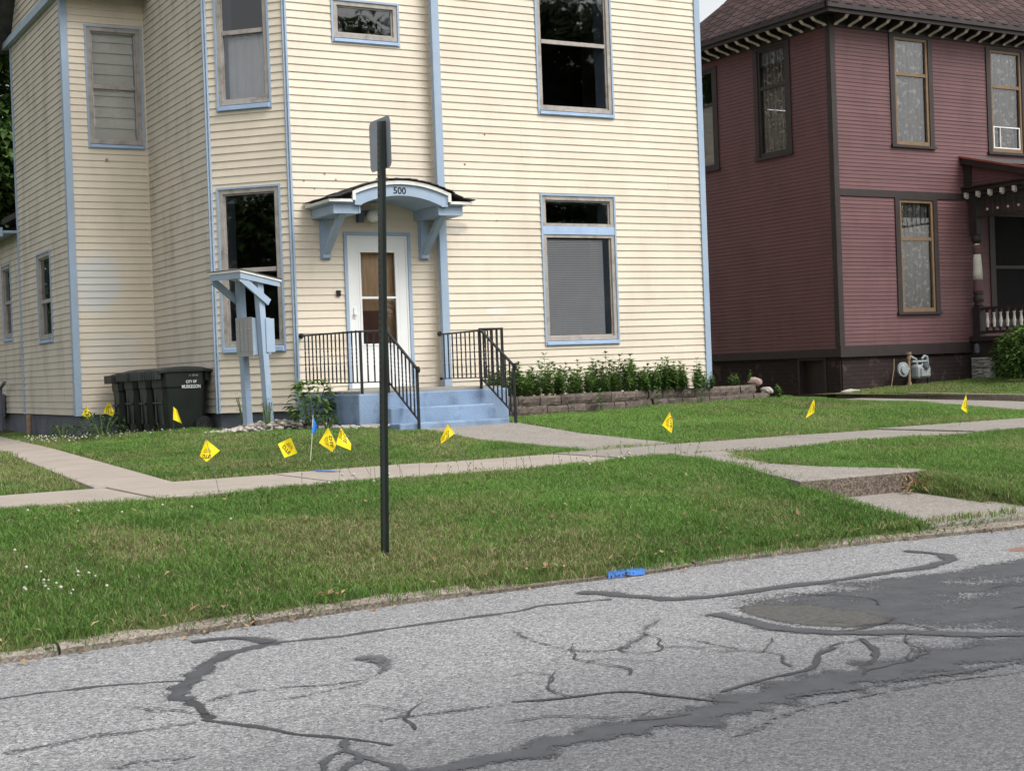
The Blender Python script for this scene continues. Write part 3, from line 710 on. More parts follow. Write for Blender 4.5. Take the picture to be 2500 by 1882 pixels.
mkwall(fAB, 1.20, ZS, 7.02, opsAB, True, 4.8)
mkwall(fCham, LCH, ZS, ZT, opsCham, False); mkwall(fEF, .17, ZS, ZT, [], False)
stuff(J.build('siding', 'cream', house, fix=False)); J = MB()
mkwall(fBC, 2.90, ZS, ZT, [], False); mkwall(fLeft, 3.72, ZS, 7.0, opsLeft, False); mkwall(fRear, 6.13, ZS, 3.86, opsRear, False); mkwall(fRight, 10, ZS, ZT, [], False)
# gable siding above the frieze
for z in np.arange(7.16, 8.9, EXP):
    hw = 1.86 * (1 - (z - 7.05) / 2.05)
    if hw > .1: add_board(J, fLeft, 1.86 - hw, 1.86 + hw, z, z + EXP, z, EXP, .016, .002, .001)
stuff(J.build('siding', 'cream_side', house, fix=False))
# hidden back walls, floors and roofs
b = MB(); b.box(6.4, 13.6, 27.9, 28.0, .5, ZT); b.box(5.2, 9.0, 31.8, 31.9, .5, 3.8); b.box(6.34, 6.4, 25.9, 27.95, .5, ZT); b.box(6.4, 13.6, 19.4, 27.9, 4.2, 4.3); b.box(7.3, 13.6, 18.6, 19.39, 4.2, 4.3); b.box(5.2, 6.39, 22.3, 27.9, 4.2, 4.3); b.box(6.4, 13.6, 18.5, 27.9, ZT - .1, ZT); b.box(5.2, 9.0, 26, 31.9, 3.8, 3.86)
b.box(6.4, 13.6, 21.4, 21.5, .8, ZT); b.box(5.2, 6.28, 25.6, 25.7, .8, 7.0); b.box(5.2, 6.4, 22.3, 25.8, .8, .84); b.box(6.6, 13.6, 19.2, 27.9, .78, .82); b.box(9.0, 9.05, 18.6, 21.4, .8, ZT)
b.build('interior', 'interior', house)
b = MB(); e = .35
b.add([(5.09 - e, 21.8, 6.93), (7.2, 21.8, 6.93), (7.2, 24.01, 9.14), (5.09 - e, 24.01, 9.14), (5.09 - e, 26.22, 6.93), (7.2, 26.22, 6.93)], [(0, 1, 2, 3), (3, 2, 5, 4)])
b.add([(5.9, 17.86, ZT), (14.1, 17.86, ZT), (14.1, 28.4, ZT), (5.9, 28.4, ZT), (10, 22, ZT + 3.2), (10, 24, ZT + 3.2)], [(0, 1, 4), (1, 2, 5, 4), (2, 3, 5), (3, 0, 4, 5)])
b.add([(4.8, 25.9, 3.9), (4.8, 32.2, 3.9), (9, 32.2, 5.6), (9, 25.9, 5.6)], [(0, 1, 2, 3)])
rf = b.build('roof', 'shingle_dark', house)
b = MB(); b.box(5.9, 14.1, 17.86, 28.4, ZT - .03, ZT); b.build('soffit', 'blue', rf)
# frieze, rakes, eaves in blue
b = MB(); b.fbox(fLeft, -.28, 3.72, 0, .10, 6.98, 7.08); b.fbox(fLeft, -.30, 3.72, 0, .05, 7.08, 7.155); b.build('frieze', 'blue', house)
b = MB()
for (y0, y1) in ((26.25, 24.0), (21.8, 24.0)):
    zz0 = 6.88; zz1 = 9.06
    for (o0, o1, dz) in ((.24, .36, 0.0), (0.0, .24, .10)):
        b.hexa([(5.09 - o1, y0, zz0 + dz), (5.09 - o0, y0, zz0 + dz), (5.09 - o0, y1, zz1 + dz), (5.09 - o1, y1, zz1 + dz), (5.09 - o1, y0, zz0 + .2), (5.09 - o0, y0, zz0 + .2), (5.09 - o0, y1, zz1 + .2), (5.09 - o1, y1, zz1 + .2)])
b.build('rake_board', 'blue', house)
b = MB(); b.box(5.0, 6.28, 21.85, 22.14, 7.0, 7.03); b.box(5.0, 6.28, 21.82, 21.85, 6.93, 7.06); b.build('eave', 'blue', house)
b = MB(); b.box(4.82, 5.08, 25.9, 32.2, 3.86, 3.90); b.box(4.80, 4.83, 25.88, 32.2, 3.80, 3.95); b.build('eave', 'blue', house)
# corner posts
def post(F, a, c, z0, z1, mat='blue', o=.030, name='corner_post'):
    b = MB(); b.fbox(F, a, c, -.01, o, z0, z1); return b.build(name, mat, house)
b = MB(); b.box(5.055, 5.155, 22.115, 22.235, ZS - .01, 6.97); b.build('corner_post', 'blue', house)
b = MB(); b.box(9.175, 9.285, 18.225, 18.315, 1.0, 8.0); b.build('corner_post', 'blue', house)
b = MB(); b.box(13.635, 13.735, 18.225, 18.315, ZS - .02, 8.0); b.build('corner_post', 'blue', house)
post(fLeft, -.035, .03, ZS - .01, 6.97)
for F, s_ in ((fCham, 0), (fCham, LCH)):
    b = MB()
    for dd in (-.020, .020): p = F(s_ + dd, .012, 0); b.box(p.x - .013, p.x + .013, p.y - .013, p.y + .013, ZS - .005, ZT)
    b.build('corner_trim', 'blue', house)
b = MB(); b.box(6.262, 6.292, 22.122, 22.148, ZS, 7.0); b.build('corner_trim', 'cream_trim', house)
b = MB(); b.box(9.18, 9.208, 18.402, 18.428, ZS, ZT); b.build('corner_trim', 'cream_trim', house)
# foundation
b = MB(); b.prism([(5.13, 22.19), (6.33, 22.19), (6.33, 19.29), (7.13, 18.47), (9.25, 18.47), (9.25, 18.30), (13.66, 18.30), (13.66, 27.8), (9, 27.8), (9, 31.8), (5.13, 31.8)], .2, ZS - .004)
b.build('foundation', 'found_grey', house)
# windows
w, bx = window(house, fMain, *opsMain[0], label='tall window with a blue transom bar and a closed mini blind')
for ch in list(w.children):
    if ch.name.startswith('pane'): bpy.data.objects.remove(ch)
A, C, Z0, Z1 = bx
b = MB(); b.fbox(fMain, 1.60 + .028, 2.875 - .028, -.06, .022, 3.165, 3.28); b.build('transom_bar', 'blue_worn', w)
b = MB(); b.fbox(fMain, A - .06, C + .06, -.055, .010, 3.28, 3.325); b.fbox(fMain, A - .06, C + .06, -.055, .010, 3.12, 3.165); b.build('frame', 'taupe', w)
pane(fMain, A, C, 3.325, Z1, -.036, 'glass', w); pane(fMain, A, C, Z0, 3.12, -.036, 'glass_low', w)
blind(fMain, (A, C, Z0, 3.10), w, .0255, 'blind', c_in=.09, tilt=.9, o=-.062)
w, bx = window(house, fMain, *opsMain[1], meet=5.93, label='upper sash window above the flower bed')
w, bx = window(house, fDoor, *opsDoor[1], label='small wide window above the door canopy')
w, bx = window(house, fCham, *opsCham[0], meet=2.70, sh=.085, sp=.06, glass_lo='glass', label='tall dark window behind the mailbox stand')
w, bx = window(house, fCham, *opsCham[1], meet=5.86, sh=.085, sp=.06, glass_lo='glass')
curtain(fCham, (bx[0], bx[1], bx[2], 5.83), w, 'blind', amp=.012, folds=5)
w, bx = window(house, fAB, *opsAB[0], meet=5.67, glass_lo='glass', label='upper window with a pale slatted shade above the bins')
blind(fAB, bx, w, .16, 'blind_pale', o=-.10, tilt=6.4, depth=.025)
w, bx = window(house, fLeft, *opsLeft[0], meet=2.60, label='narrow side window low on the left wall', glass_lo='glass')
curtain(fLeft, bx, w, 'lace', folds=6)
w, bx = window(house, fRear, *opsRear[0], meet=2.75, glass_lo='glass')
# door
b = MB(); b.ring(fDoor, .715, 1.70, 1.06, 3.175, .045, -.01, .035, .012); dr = b.build('door', 'blue', house); dr['label'] = 'white storm door with a tall two part glass pane'
b = MB(); b.ring(fDoor, .762, 1.653, 1.072, 3.128, .028, -.03, .018); b.build('door_frame', 'door_white', dr)
b = MB(); a, c = .792, 1.623
b.fbox(fDoor, a, a + .155, -.03, .012, 1.10, 3.098); b.fbox(fDoor, c - .155, c, -.03, .012, 1.10, 3.098); b.fbox(fDoor, a + .155, c - .155, -.03, .012, 2.91, 3.098); b.fbox(fDoor, a + .155, c - .155, -.03, .012, 1.10, 1.66)
b.build('storm_door', 'door_white', dr)
b = MB(); b.ring(fDoor, a + .135, c - .135, 1.64, 2.93, .028, -.02, .020); b.ring(fDoor, a + .10, c - .10, 1.605, 2.965, .010, -.02, .015); b.fbox(fDoor, a + .16, c - .16, -.02, .018, 2.275, 2.305); b.build('glass_rim', 'door_white', dr)
pane(fDoor, a + .16, c - .16, 2.305, 2.905, -.005, 'glass_low', dr); pane(fDoor, a + .16, c - .16, 1.665, 2.275, -.005, 'glass', dr)
b = MB(); b.fbox(fDoor, a + .035, a + .06, .012, .030, 2.02, 2.16); b.fbox(fDoor, a + .03, a + .075, .030, .055, 2.06, 2.085); b.build('handle', 'white', dr)
b = MB(); b.fbox(fDoor, a, c - .12, -.16, -.12, 1.10, 3.09); b.build('inner_door', 'wood_door', dr)
b = MB(); b.fbox(fDoor, a + .17, c - .30, -.12, -.112, 1.4, 2.12); b.build('door_panel', 'door_reflection', dr)  # brown reflection of the lower pane, painted on a thin sheet
b = MB(); b.fbox(fDoor, .70, 1.72, -.02, .07, 1.045, 1.075); b.build('threshold', 'deck', dr)
b = MB(); b.fbox(fDoor, .585, .645, .012, .04, 2.36, 2.39); b.fbox(fDoor, .585, .613, .012, .036, 2.315, 2.355); b.fbox(fDoor, .617, .645, .012, .036, 2.315, 2.355); b.build('doorbell', 'brass_black', house)
# scuffs and small fixings on the siding
b = MB()
for (x, z) in ((9.95, 4.55), (9.62, 4.12), (10.1, 3.35), (12.6, 1.2), (13.4, 1.13)):
    rr = random.uniform(.006, .012); b.fbox(fMain, x - 9.21 - rr, x - 9.21 + rr, .008, .019, z - rr * 1.2, z + rr)
for (x, z) in ((7.6, 3.95), (7.75, 3.87), (8.35, 3.9), (8.6, 3.88), (7.45, 3.75), (7.3, 3.85), (8.5, 3.92)):
    rr = random.uniform(.006, .012); b.fbox(fDoor, x - 7.11 - rr, x - 7.11 + rr, .008, .019, z - rr, z + rr)
b.fbox(fAB, .55, .59, .01, .03, 4.56, 4.60)
b.build('wall_fixings', 'pipe_rust', house)
# ------------------------------------------------------------------ door canopy
XC = 8.33; CY0 = 17.58; CY1 = 18.415
def arc(x0, x1, zs_, sag, n=14):
    h = (x1 - x0) / 2; R = (h * h + sag * sag) / (2 * sag); zc = zs_ + sag - R; xc = (x0 + x1) / 2
    return [(x0 + (x1 - x0) * i / n, zc + math.sqrt(max(0, R * R - (x0 + (x1 - x0) * i / n - xc) ** 2))) for i in range(n + 1)]
b = MB()
for sx in (-1, 1):
    x0, x1 = (7.385, 7.735) if sx < 0 else (8.90, 9.25)
    b.box(x0, x1, 17.66, CY1, 3.335, 3.455); b.box(x0 - .03, x1 + .0, 17.63, CY1, 3.4555, 3.475)
can = b.build('canopy', 'blue', house); can['label'] = 'arched blue door canopy with the house number'
for x0, x1 in ((7.295, 7.63), (9.03, 9.36)): b = MB(); b.box(x0, x1, CY0, CY1, 3.476, 3.512); b.build('fascia', 'white', can)
outer = arc(7.62, 9.04, 3.615, .155); innr = arc(7.755, 8.905, 3.45, .125)
b = MB(); lp = [(7.64, CY0 + .02, 3.44)] + [(7.64, CY0 + .02, 3.5)] + [(x, CY0 + .02, z - .055) for x, z in outer[1:-1]] + [(9.02, CY0 + .02, 3.5), (9.02, CY0 + .02, 3.44)] + [(x, CY0 + .02, z) for x, z in innr[::-1]]
n = len(lp); top = lp[1:len(lp) - len(innr) - 1]
for i in range(14):                                       # arch board in short pieces so each stays convex
    xo0, xo1 = outer[i], outer[i + 1]; xi0, xi1 = innr[i], innr[i + 1]
    b.extr([(xi0[0], CY0 + .02, xi0[1]), (xi1[0], CY0 + .02, xi1[1]), (xo1[0], CY0 + .02, xo1[1] - .05), (xo0[0], CY0 + .02, xo0[1] - .05)], (0, .05, 0))
b.box(7.66, 7.755, CY0 + .018, CY0 + .07, 3.44, 3.58); b.box(8.905, 9.0, CY0 + .018, CY0 + .07, 3.44, 3.58)
b.build('arch_board', 'blue', can)
b = MB()
for i in range(14):
    xo0, xo1 = outer[i], outer[i + 1]
    b.extr([(xo0[0], CY0 - .01, xo0[1] - .05), (xo1[0], CY0 - .01, xo1[1] - .05), (xo1[0], CY0 - .01, xo1[1]), (xo0[0], CY0 - .01, xo0[1])], (0, .03, 0))
b.extr([(7.62, CY0 - .012, 3.50), (7.665, CY0 - .012, 3.50), (7.665, CY0 - .012, 3.575), (7.62, CY0 - .012, 3.615)], (0, .034, 0)); b.extr([(9.04, CY0 - .012, 3.50), (8.995, CY0 - .012, 3.50), (8.995, CY0 - .012, 3.575), (9.04, CY0 - .012, 3.615)], (0, .034, 0))
b.build('arch_fascia', 'white', can)
b = MB()
for i in range(14):
    (x0, z0), (x1, z1) = innr[i], innr[i + 1]
    b.add([(x0, CY0 + .07, z0 + .005), (x1, CY0 + .07, z1 + .005), (x1, CY1, z1 + .005), (x0, CY1, z0 + .005)], [(0, 1, 2, 3)])
b.box(7.735, 7.757, CY0 + .07, CY1, 3.34, 3.46); b.box(8.884, 8.8985, CY0 + .07, CY1, 3.34, 3.46)
b.build('vault', 'blue', can, fix=False)
prof = [(7.28, 3.515), (7.46, 3.545), (7.585, 3.60), (7.615, 3.63)] + [(x, z + .006) for x, z in outer[1:-1]] + [(9.045, 3.63), (9.075, 3.60), (9.20, 3.545), (9.38, 3.515)]
nc = 6
for i in range(len(prof) - 1):
    for cidx in range(nc):
        y0 = CY0 - .035 + (CY1 - CY0 + .03) * cidx / nc; y1 = CY0 - .035 + (CY1 - CY0 + .03) * (cidx + 1) / nc - .004
        (x0, z0), (x1, z1) = prof[i], prof[i + 1]
        l0 = .004 + random.uniform(0, .006); tck = .012
        left = x1 <= XC
        za, zb = (z0 + l0 + .006, z1 + l0) if left else (z0 + l0, z1 + l0 + .006)
        x0e, x1e = (x0 - .012, x1) if left else (x0, x1 + .012)
        b = MB(); b.hexa([(x0e, y0, za), (x1e, y0, zb), (x1e, y1, zb), (x0e, y1, za), (x0e, y0, za + tck), (x1e, y0, zb + tck), (x1e, y1, zb + tck), (x0e, y1, za + tck)])
        b.build('shingle', 'shingle_dark', can)
for bxl, bxr in ((7.50, 7.615), (8.95, 9.065)):
    xm = (bxl + bxr) / 2
    b = MB(); b.box(bxl, bxr, 18.345, 18.43, 2.82, 3.334); b.box(bxl - .012, bxr + .012, 18.385, 18.431, 2.80, 3.33)
    br = b.build('bracket', 'blue', can)
    b = MB(); b.bar((xm, 18.36, 2.90), (xm, 17.78, 3.36), .085, .075); b.build('strut', 'blue', can)
vs, fs = text_geo('500'); b = MB()
b.add([(8.30 + x * .125, CY0 + .0165, 3.634 + y * .125 - .02 * (x * .125)) for x, y, z in vs], fs)
b.build('house_number', 'brass_black', can, fix=False)
b = MB(); b.lathe([(.03, .06), (.075, .04), (.10, 0), (.10, -.03), (.085, -.07), (.04, -.10)], (8.22, 18.27, 3.40), 14); lg = b.build('porch_light', 'lamp_glass', house, smooth=True)
b = MB(); b.box(8.02, 8.10, 18.31, 18.41, 3.30, 3.44); b.box(8.10, 8.22, 18.36, 18.40, 3.40, 3.46); b.build('light_bracket', 'found_grey', lg)

# utility meter and pipe on the left wall
b = MB(); b.box(4.78, 5.05, 27.5, 28.1, .75, 1.15); um = b.build('utility_meter', 'found_grey'); tag(um, 'dark grey utility meter box low on the left side wall', 'meter')
b = MB(); b.tube([(4.95, 27.3, .5), (4.95, 27.3, 1.25), (4.95, 26.9, 1.35)], .03); b.build('pipe', 'found_grey', um)
b = MB(); b.tube([(5.02, 25.3, .4), (5.02, 25.3, .80)], .045); tag(b.build('downpipe', 'pipe_rust'), 'rusty stub of pipe under the left wall siding', 'pipe')

# ------------------------------------------------------------------ front steps
st = thing('front_steps', 'pale blue painted concrete stoop with three steps at the front door', 'steps', (8.1, 16.4, .57))
LF = 16.42; LX0, LX1 = 7.10, 9.16; SX0, SX1 = 7.38, 8.80
b = MB(); b.box(LX0, LX1, LF, 18.40, .3, 1.02); b.build('landing', 'blue_conc', st, bevel=.018)
b = MB(); b.box(SX0, SX1, LF - .30, LF - .001, .3, .84); b.build('step', 'blue_conc', st, bevel=.018)
b = MB(); b.box(SX0 - .03, SX1 + .03, LF - .60, LF - .301, .3, .66); b.build('step', 'blue_conc', st, bevel=.018)
y = LF + .06; k = 0
while y < 18.36:
    b = MB(); b.box(LX0 + .04 + random.uniform(0, .02), LX1 - .05, y, min(y + .135, 18.38), 1.0215, 1.050 + random.uniform(0, .004)); b.build('deck_board', 'deck', st); y += .141

# ------------------------------------------------------------------ railings
def baluster_mesh(h, slope=0.0):
    b = MB(); n = 22; w = .0075; base = len(b.v)
    for i in range(n + 1):
        t = i / n; g = math.pi / 4 + (max(0, min(1, (t - .3) / .4)) * 2.5 * math.pi)
        for k in range(4): a = g + k * math.pi / 2; b.v.append((w * 1.414 * math.cos(a), w * 1.414 * math.sin(a), h * t))
    for i in range(n):
        for k in range(4): b.f.append((base + 4 * i + k, base + 4 * i + (k + 1) % 4, base + 4 * i + 4 + (k + 1) % 4, base + 4 * i + 4 + k))
    return b.mesh('baluster', 'iron', fix=False)
BM = {}
def section(root, p, q, zb0, zt0, zb1, zt1, n, rails=True):   # balusters between plan points p and q
    p = Vector((p[0], p[1])); q = Vector((q[0], q[1]))
    h = round(zt0 - zb0, 3)
    if h not in BM: BM[h] = baluster_mesh(h)
    for i in range(1, n):
        t = i / n; c = p.lerp(q, t); o = bpy.data.objects.new('baluster', BM[h]); COL.objects.link(o); o.parent = root
        o.matrix_parent_inverse = Matrix.Translation(-Vector(BASE[root.name])); o.location = (c.x, c.y, zb0 + (zb1 - zb0) * t)
    b = MB(); b.bar((p.x, p.y, zt0), (q.x, q.y, zt1), .034, .022); b.build('top_rail', 'iron', root, bevel=.004)
    b = MB(); b.bar((p.x, p.y, zb0), (q.x, q.y, zb1), .022, .014); b.build('bottom_rail', 'iron', root)
def rpost(root, x, y, z0, z1, w=.028):
    b = MB(); b.box(x - w / 2, x + w / 2, y - w / 2, y + w / 2, z0, z1); b.build('post', 'iron', root)
RZ = 1.775; RB = 1.16; PF = LF + .05; YL = 15.78
rl = thing('railing', 'black iron railing on the left side of the blue steps', 'railing', (7.3, 16.4, 1.05), 'iron railings of the steps')
section(rl, (7.17, 18.41), (7.17, PF), RB, RZ + .02, RB, RZ, 15); section(rl, (7.17, PF), (7.52, PF), RB, RZ, RB, RZ, 4); section(rl, (7.52, PF), (7.58, YL), RB, RZ, .69, 1.30, 8)
rpost(rl, 7.17, PF, 1.02, RZ + .012); rpost(rl, 7.52, PF, 1.02, RZ); rpost(rl, 7.58, YL, .5, 1.31)
b = MB(); b.disc((7.17, 18.405, RZ + .02), (0, 1, 0), .035, .02, 12); b.disc((7.17, 18.405, RB), (0, 1, 0), .022, .02, 10); b.build('flange', 'iron', rl)
b = MB(); b.tube([(7.58, YL, 1.31), (7.58, YL - .04, 1.31), (7.58, YL - .055, 1.285), (7.58, YL - .04, 1.26)], .018, 8); b.build('scroll', 'iron', rl)
rl = thing('railing', 'black iron railing on the right side of the blue steps', 'railing', (9.0, 16.4, 1.05), 'iron railings of the steps')
section(rl, (9.12, 18.23), (9.12, PF), RB, RZ - .01, RB, RZ, 14); section(rl, (8.80, PF), (9.12, PF), RB, RZ, RB, RZ, 4); section(rl, (8.80, PF), (8.90, YL + .02), RB, RZ, .69, 1.30, 8)
rpost(rl, 9.12, PF, 1.02, RZ + .012); rpost(rl, 8.80, PF, 1.02, RZ); rpost(rl, 8.90, YL + .02, .5, 1.31)
b = MB(); b.disc((9.12, 18.225, RZ), (0, 1, 0), .035, .02, 12); b.disc((9.12, 18.225, RB), (0, 1, 0), .022, .02, 10); b.build('flange', 'iron', rl)
b = MB(); b.tube([(8.90, YL + .02, 1.31), (8.90, YL - .02, 1.31), (8.90, YL - .035, 1.285), (8.90, YL - .02, 1.26)], .018, 8); b.build('scroll', 'iron', rl)

# ------------------------------------------------------------------ mailbox stand
mx, my = 6.44, 17.72
ms = thing('mailbox_stand', 'light blue wooden mailbox stand with a small sloped roof and grey boxes', 'mailbox', (mx, my, .6))
for (px_, py_, tl) in ((mx, my, -.10), (mx, my + .42, -.05)):
    b = MB(); g = gz(px_, py_) - .1
    b.hexa([(px_ - .045, py_ - .045, g), (px_ + .045, py_ - .045, g), (px_ + .045, py_ + .045, g), (px_ - .045, py_ + .045, g), (px_ - .045 + tl, py_ - .045, 2.50), (px_ + .045 + tl, py_ - .045, 2.47), (px_ + .045 + tl, py_ + .045, 2.47), (px_ - .045 + tl, py_ + .045, 2.50)])
    b.build('post', 'blue', ms, bevel=.004)
rx0, rx1 = mx - .46, mx + .20; ry0, ry1 = my - .10, my + .52
def rz(x): return 2.57 - .11 * (x - rx0) / (rx1 - rx0)
b = MB(); b.hexa([(rx0, ry0, rz(rx0) + .0), (rx1, ry0, rz(rx1)), (rx1, ry1, rz(rx1)), (rx0, ry1, rz(rx0)), (rx0, ry0, rz(rx0) + .03), (rx1, ry0, rz(rx1) + .03), (rx1, ry1, rz(rx1) + .03), (rx0, ry1, rz(rx0) + .03)]); b.build('roof_board', 'white', ms)
b = MB(); b.hexa([(rx0 - .01, ry0 - .012, rz(rx0) + .031), (rx1 + .01, ry0 - .012, rz(rx1) + .031), (rx1 + .01, ry1 + .01, rz(rx1) + .031), (rx0 - .01, ry1 + .01, rz(rx0) + .031), (rx0 - .01, ry0 - .012, rz(rx0) + .038), (rx1 + .01, ry0 - .012, rz(rx1) + .038), (rx1 + .01, ry1 + .01, rz(rx1) + .038), (rx0 - .01, ry1 + .01, rz(rx0) + .038)]); b.build('roofing', 'shingle_dark', ms)
b = MB(); xa, xb = rx0 + .012, rx1 - .02
b.hexa([(xa, ry0 + .012, rz(xa) - .075), (xb, ry0 + .012, rz(xb) - .065), (xb, ry0 + .035, rz(xb) - .065), (xa, ry0 + .035, rz(xa) - .075), (xa, ry0 + .012, rz(xa) - .002), (xb, ry0 + .012, rz(xb) - .002), (xb, ry0 + .035, rz(xb) - .002), (xa, ry0 + .035, rz(xa) - .002)])
b.hexa([(xa, ry0 + .036, rz(xa) - .075), (xa + .03, ry0 + .036, rz(xa) - .075), (xa + .03, ry1 - .02, rz(xa) - .075), (xa, ry1 - .02, rz(xa) - .075), (xa, ry0 + .036, rz(xa) - .002), (xa + .03, ry0 + .036, rz(xa + .03) - .002), (xa + .03, ry1 - .02, rz(xa + .03) - .002), (xa, ry1 - .02, rz(xa) - .002)])
b.build('roof_rim', 'blue', ms)
for yy in (my - .062, my + .42 + .062):
    b = MB(); b.bar((mx - .43, yy, 2.50), (mx + .01, yy, 2.20), .032, .085); b.build('brace', 'blue', ms)
bx0, bx1, by0, by1, bz0, bz1 = mx - .17, mx + .12, my + .055, my + .365, 1.545, 2.015
b = MB(); b.box(bx0, bx1, by0, by1, bz0, bz1); mb = b.build('mailbox', 'blue', ms, bevel=.008)
b = MB(); b.box(bx0 - .012, bx0 - .001, by0 - .005, by1 + .005, bz0 - .01, bz1 + .01); b.build('front_panel', 'box_grey', mb)
for i in range(4):
    yy = by0 + .04 + i * .077
    b = MB(); b.box(bx0 - .016, bx0 - .0125, yy - .034, yy + .034, bz0 + .05, bz1 - .04); b.build('door', 'box_grey', mb)
    b = MB(); b.disc((bx0 - .018, yy, bz0 + .33), (1, 0, 0), .011, .008, 10); b.disc((bx0 - .018, yy, bz0 + .24), (1, 0, 0), .006, .006, 8); b.build('lock', 'steel', mb)
b = MB(); b.box(mx - .05, mx + .085, my - .06, my - .0455, 1.58, 2.0); b.build('backing_board', 'blue', ms)

ms.rotation_euler = (0, 0, math.radians(20))
# ------------------------------------------------------------------ wheeled bins (local: front towards -x)
def make_bin():
    t = thing('wheeled_bin', '', 'bin', (0, 0, 0), 'row of wheeled bins in the corner')
    b = MB(); H = .86; L0, L1 = -.31, .30; W = .265
    prof = [(0.03, .80, .80), (.30, .86, .86), (.63, .93, .94), (.66, .97, .98), (H, 1.0, 1.0)]
    vs = []
    for z, sl, sw in prof:
        x0 = L0 * sl; x1 = L1 * (.92 + .08 * sl); w_ = W * sw; c = .05
        vs += [(x0 + c, -w_, z), (x1 - c, -w_, z), (x1, -w_ + c, z), (x1, w_ - c, z), (x1 - c, w_, z), (x0 + c, w_, z), (x0, w_ - c, z), (x0, -w_ + c, z)]
    n = len(prof); fs = [tuple(range(8))[::-1], tuple((n - 1) * 8 + k for k in range(8))] + [(i * 8 + k, i * 8 + (k + 1) % 8, i * 8 + 8 + (k + 1) % 8, i * 8 + 8 + k) for i in range(n - 1) for k in range(8)]
    b.add(vs, fs); b.build('body', 'cart', t, bevel=.012)
    b = MB()                                              # lid: dished, with ribbed lip on the front
    lv = []; nxl, nyl = 12, 6
    for j in range(nyl + 1):
        for i in range(nxl + 1):
            x = -.36 + .76 * i / nxl; y = -.285 + .57 * j / nyl
            edge = min(1, min(abs(y + .285), abs(y - .285)) / .09); z = H + .030 + .035 * edge * (1 - ((x - .02) / .40) ** 2) - .02 * max(0, (-x - .25) / .11)
            if x > .30: z -= (x - .30) * .25
            lv.append((x, y, z))
    nb = len(lv); lv += [(x, y, z - .035) for x, y, z in lv]; w_ = nxl + 1
    lf_ = [(j * w_ + i, j * w_ + i + 1, (j + 1) * w_ + i + 1, (j + 1) * w_ + i) for j in range(nyl) for i in range(nxl)]
    lf_ += [tuple(v + nb for v in q[::-1]) for q in lf_]
    for i in range(nxl): lf_ += [(i + 1, i, i + nb, i + 1 + nb), (nyl * w_ + i, nyl * w_ + i + 1, nyl * w_ + i + 1 + nb, nyl * w_ + i + nb)]
    for j in range(nyl): lf_ += [(j * w_, (j + 1) * w_, (j + 1) * w_ + nb, j * w_ + nb), ((j + 1) * w_ + nxl, j * w_ + nxl, j * w_ + nxl + nb, (j + 1) * w_ + nxl + nb)]
    b.add(lv, lf_); lid = b.build('lid', 'cart_lid', t, smooth=False)
    b = MB()
    for i in range(7):
        yy = -.265 + i * .076; b.box(-.405, -.33, yy, yy + .052, H - .10, H + .015)
    b.box(-.375, -.33, -.27, .27, H - .095, H + .02); b.build('ribbed_lip', 'cart_lid', lid)
    b = MB(); b.tube([(.30, -.20, H - .10), (.40, -.20, H - .01), (.40, .20, H - .01), (.30, .20, H - .10)], .016, 8); b.box(.29, .345, -.25, .25, H - .13, H - .02); b.build('handle', 'cart', t)
    b = MB(); b.box(-.285, -.262, -.16, -.10, .16, .58); b.box(-.285, -.262, .10, .16, .16, .58); b.tube([(-.30, -.17, .44), (-.30, .17, .44)], .014, 8); b.build('lift_bar', 'cart_lid', t)
    for sy in (-1, 1):
        b = MB(); b.disc((.235, sy * .285, .125), (0, 1, 0), .125, .055, 28); w = b.build('wheel', 'tyre', t)
        b = MB(); b.disc((.235, sy * .314, .125), (0, 1, 0), .028, .012, 12)
        for k in range(8):
            g = k * math.pi / 4; b.bar((.235 + .02 * math.cos(g), sy * .3135, .125 + .02 * math.sin(g)), (.235 + .095 * math.cos(g), sy * .3135, .125 + .095 * math.sin(g)), .010, .012, up=(0, 1, 0))
        b.build('hub', 'cart_lid', w)
    return t
bin0 = make_bin()
BL = ['dark green wheeled bin nearest the street, with white city lettering on its side', 'second dark wheeled bin, tucked behind the lettered one', 'third dark wheeled bin from the lettered one', 'farthest dark wheeled bin, against the cream wall']
for i in range(4):
    o = bin0 if i == 0 else copy_tree(bin0)
    x, y = 5.885 - .02 * i, 19.70 + .645 * i
    o.location = (x, y, gz(x, y) + .005); o.rotation_euler = (0, 0, math.radians([2, -2, 1, -3][i])); o['label'] = BL[i]; o['category'] = 'bin'; o['group'] = 'row of wheeled bins in the corner'
for body, sz, zc, xc in (('CITY OF', .046, .715, .085), ('MUSKEGON', .056, .65, .085), ('12   2501162', .028, .80, .12)):
    vs, fs = text_geo(body); b = MB(); b.add([(xc + x * sz * .86, -.2675 - .006 * (zc > .7) - .001, zc + y * sz * 1.15) for x, y, z in vs], fs)
    me = b.mesh('lettering', 'print_white' if sz > .04 else 'box_grey', fix=False); o = bpy.data.objects.new('lettering', me); COL.objects.link(o); o.parent = bin0

# ------------------------------------------------------------------ street sign seen from behind
sx, sy = 3.607, 8.064; sg = gz(sx, sy)
ss = thing('street_sign', 'street sign on a dark green channel post, seen from behind', 'sign', (sx, sy, sg))
b = MB(); zt_ = 2.745
pr = [(-.020, .034), (-.016, .034), (-.004, .018), (.012, .016), (.012, -.016), (-.004, -.018), (-.016, -.034), (-.020, -.034), (-.020, -.026), (-.008, -.012), (.006, -.012), (.006, .012), (-.008, .012), (-.020, .026)]
pr = [(-x, y) for x, y in pr]
n = len(pr); lean = .067; leany = -.038
b.add([(sx + x, sy + y, sg - .1) for x, y in pr] + [(sx + x + lean, sy + y + leany, zt_) for x, y in pr], [(i, (i + 1) % n, n + (i + 1) % n, n + i) for i in range(n)] + [(n + 4 + 0, n + 3, n + 12, n + 11)])
b.build('post', 'green_post', ss)
b = MB()
z = sg + .15
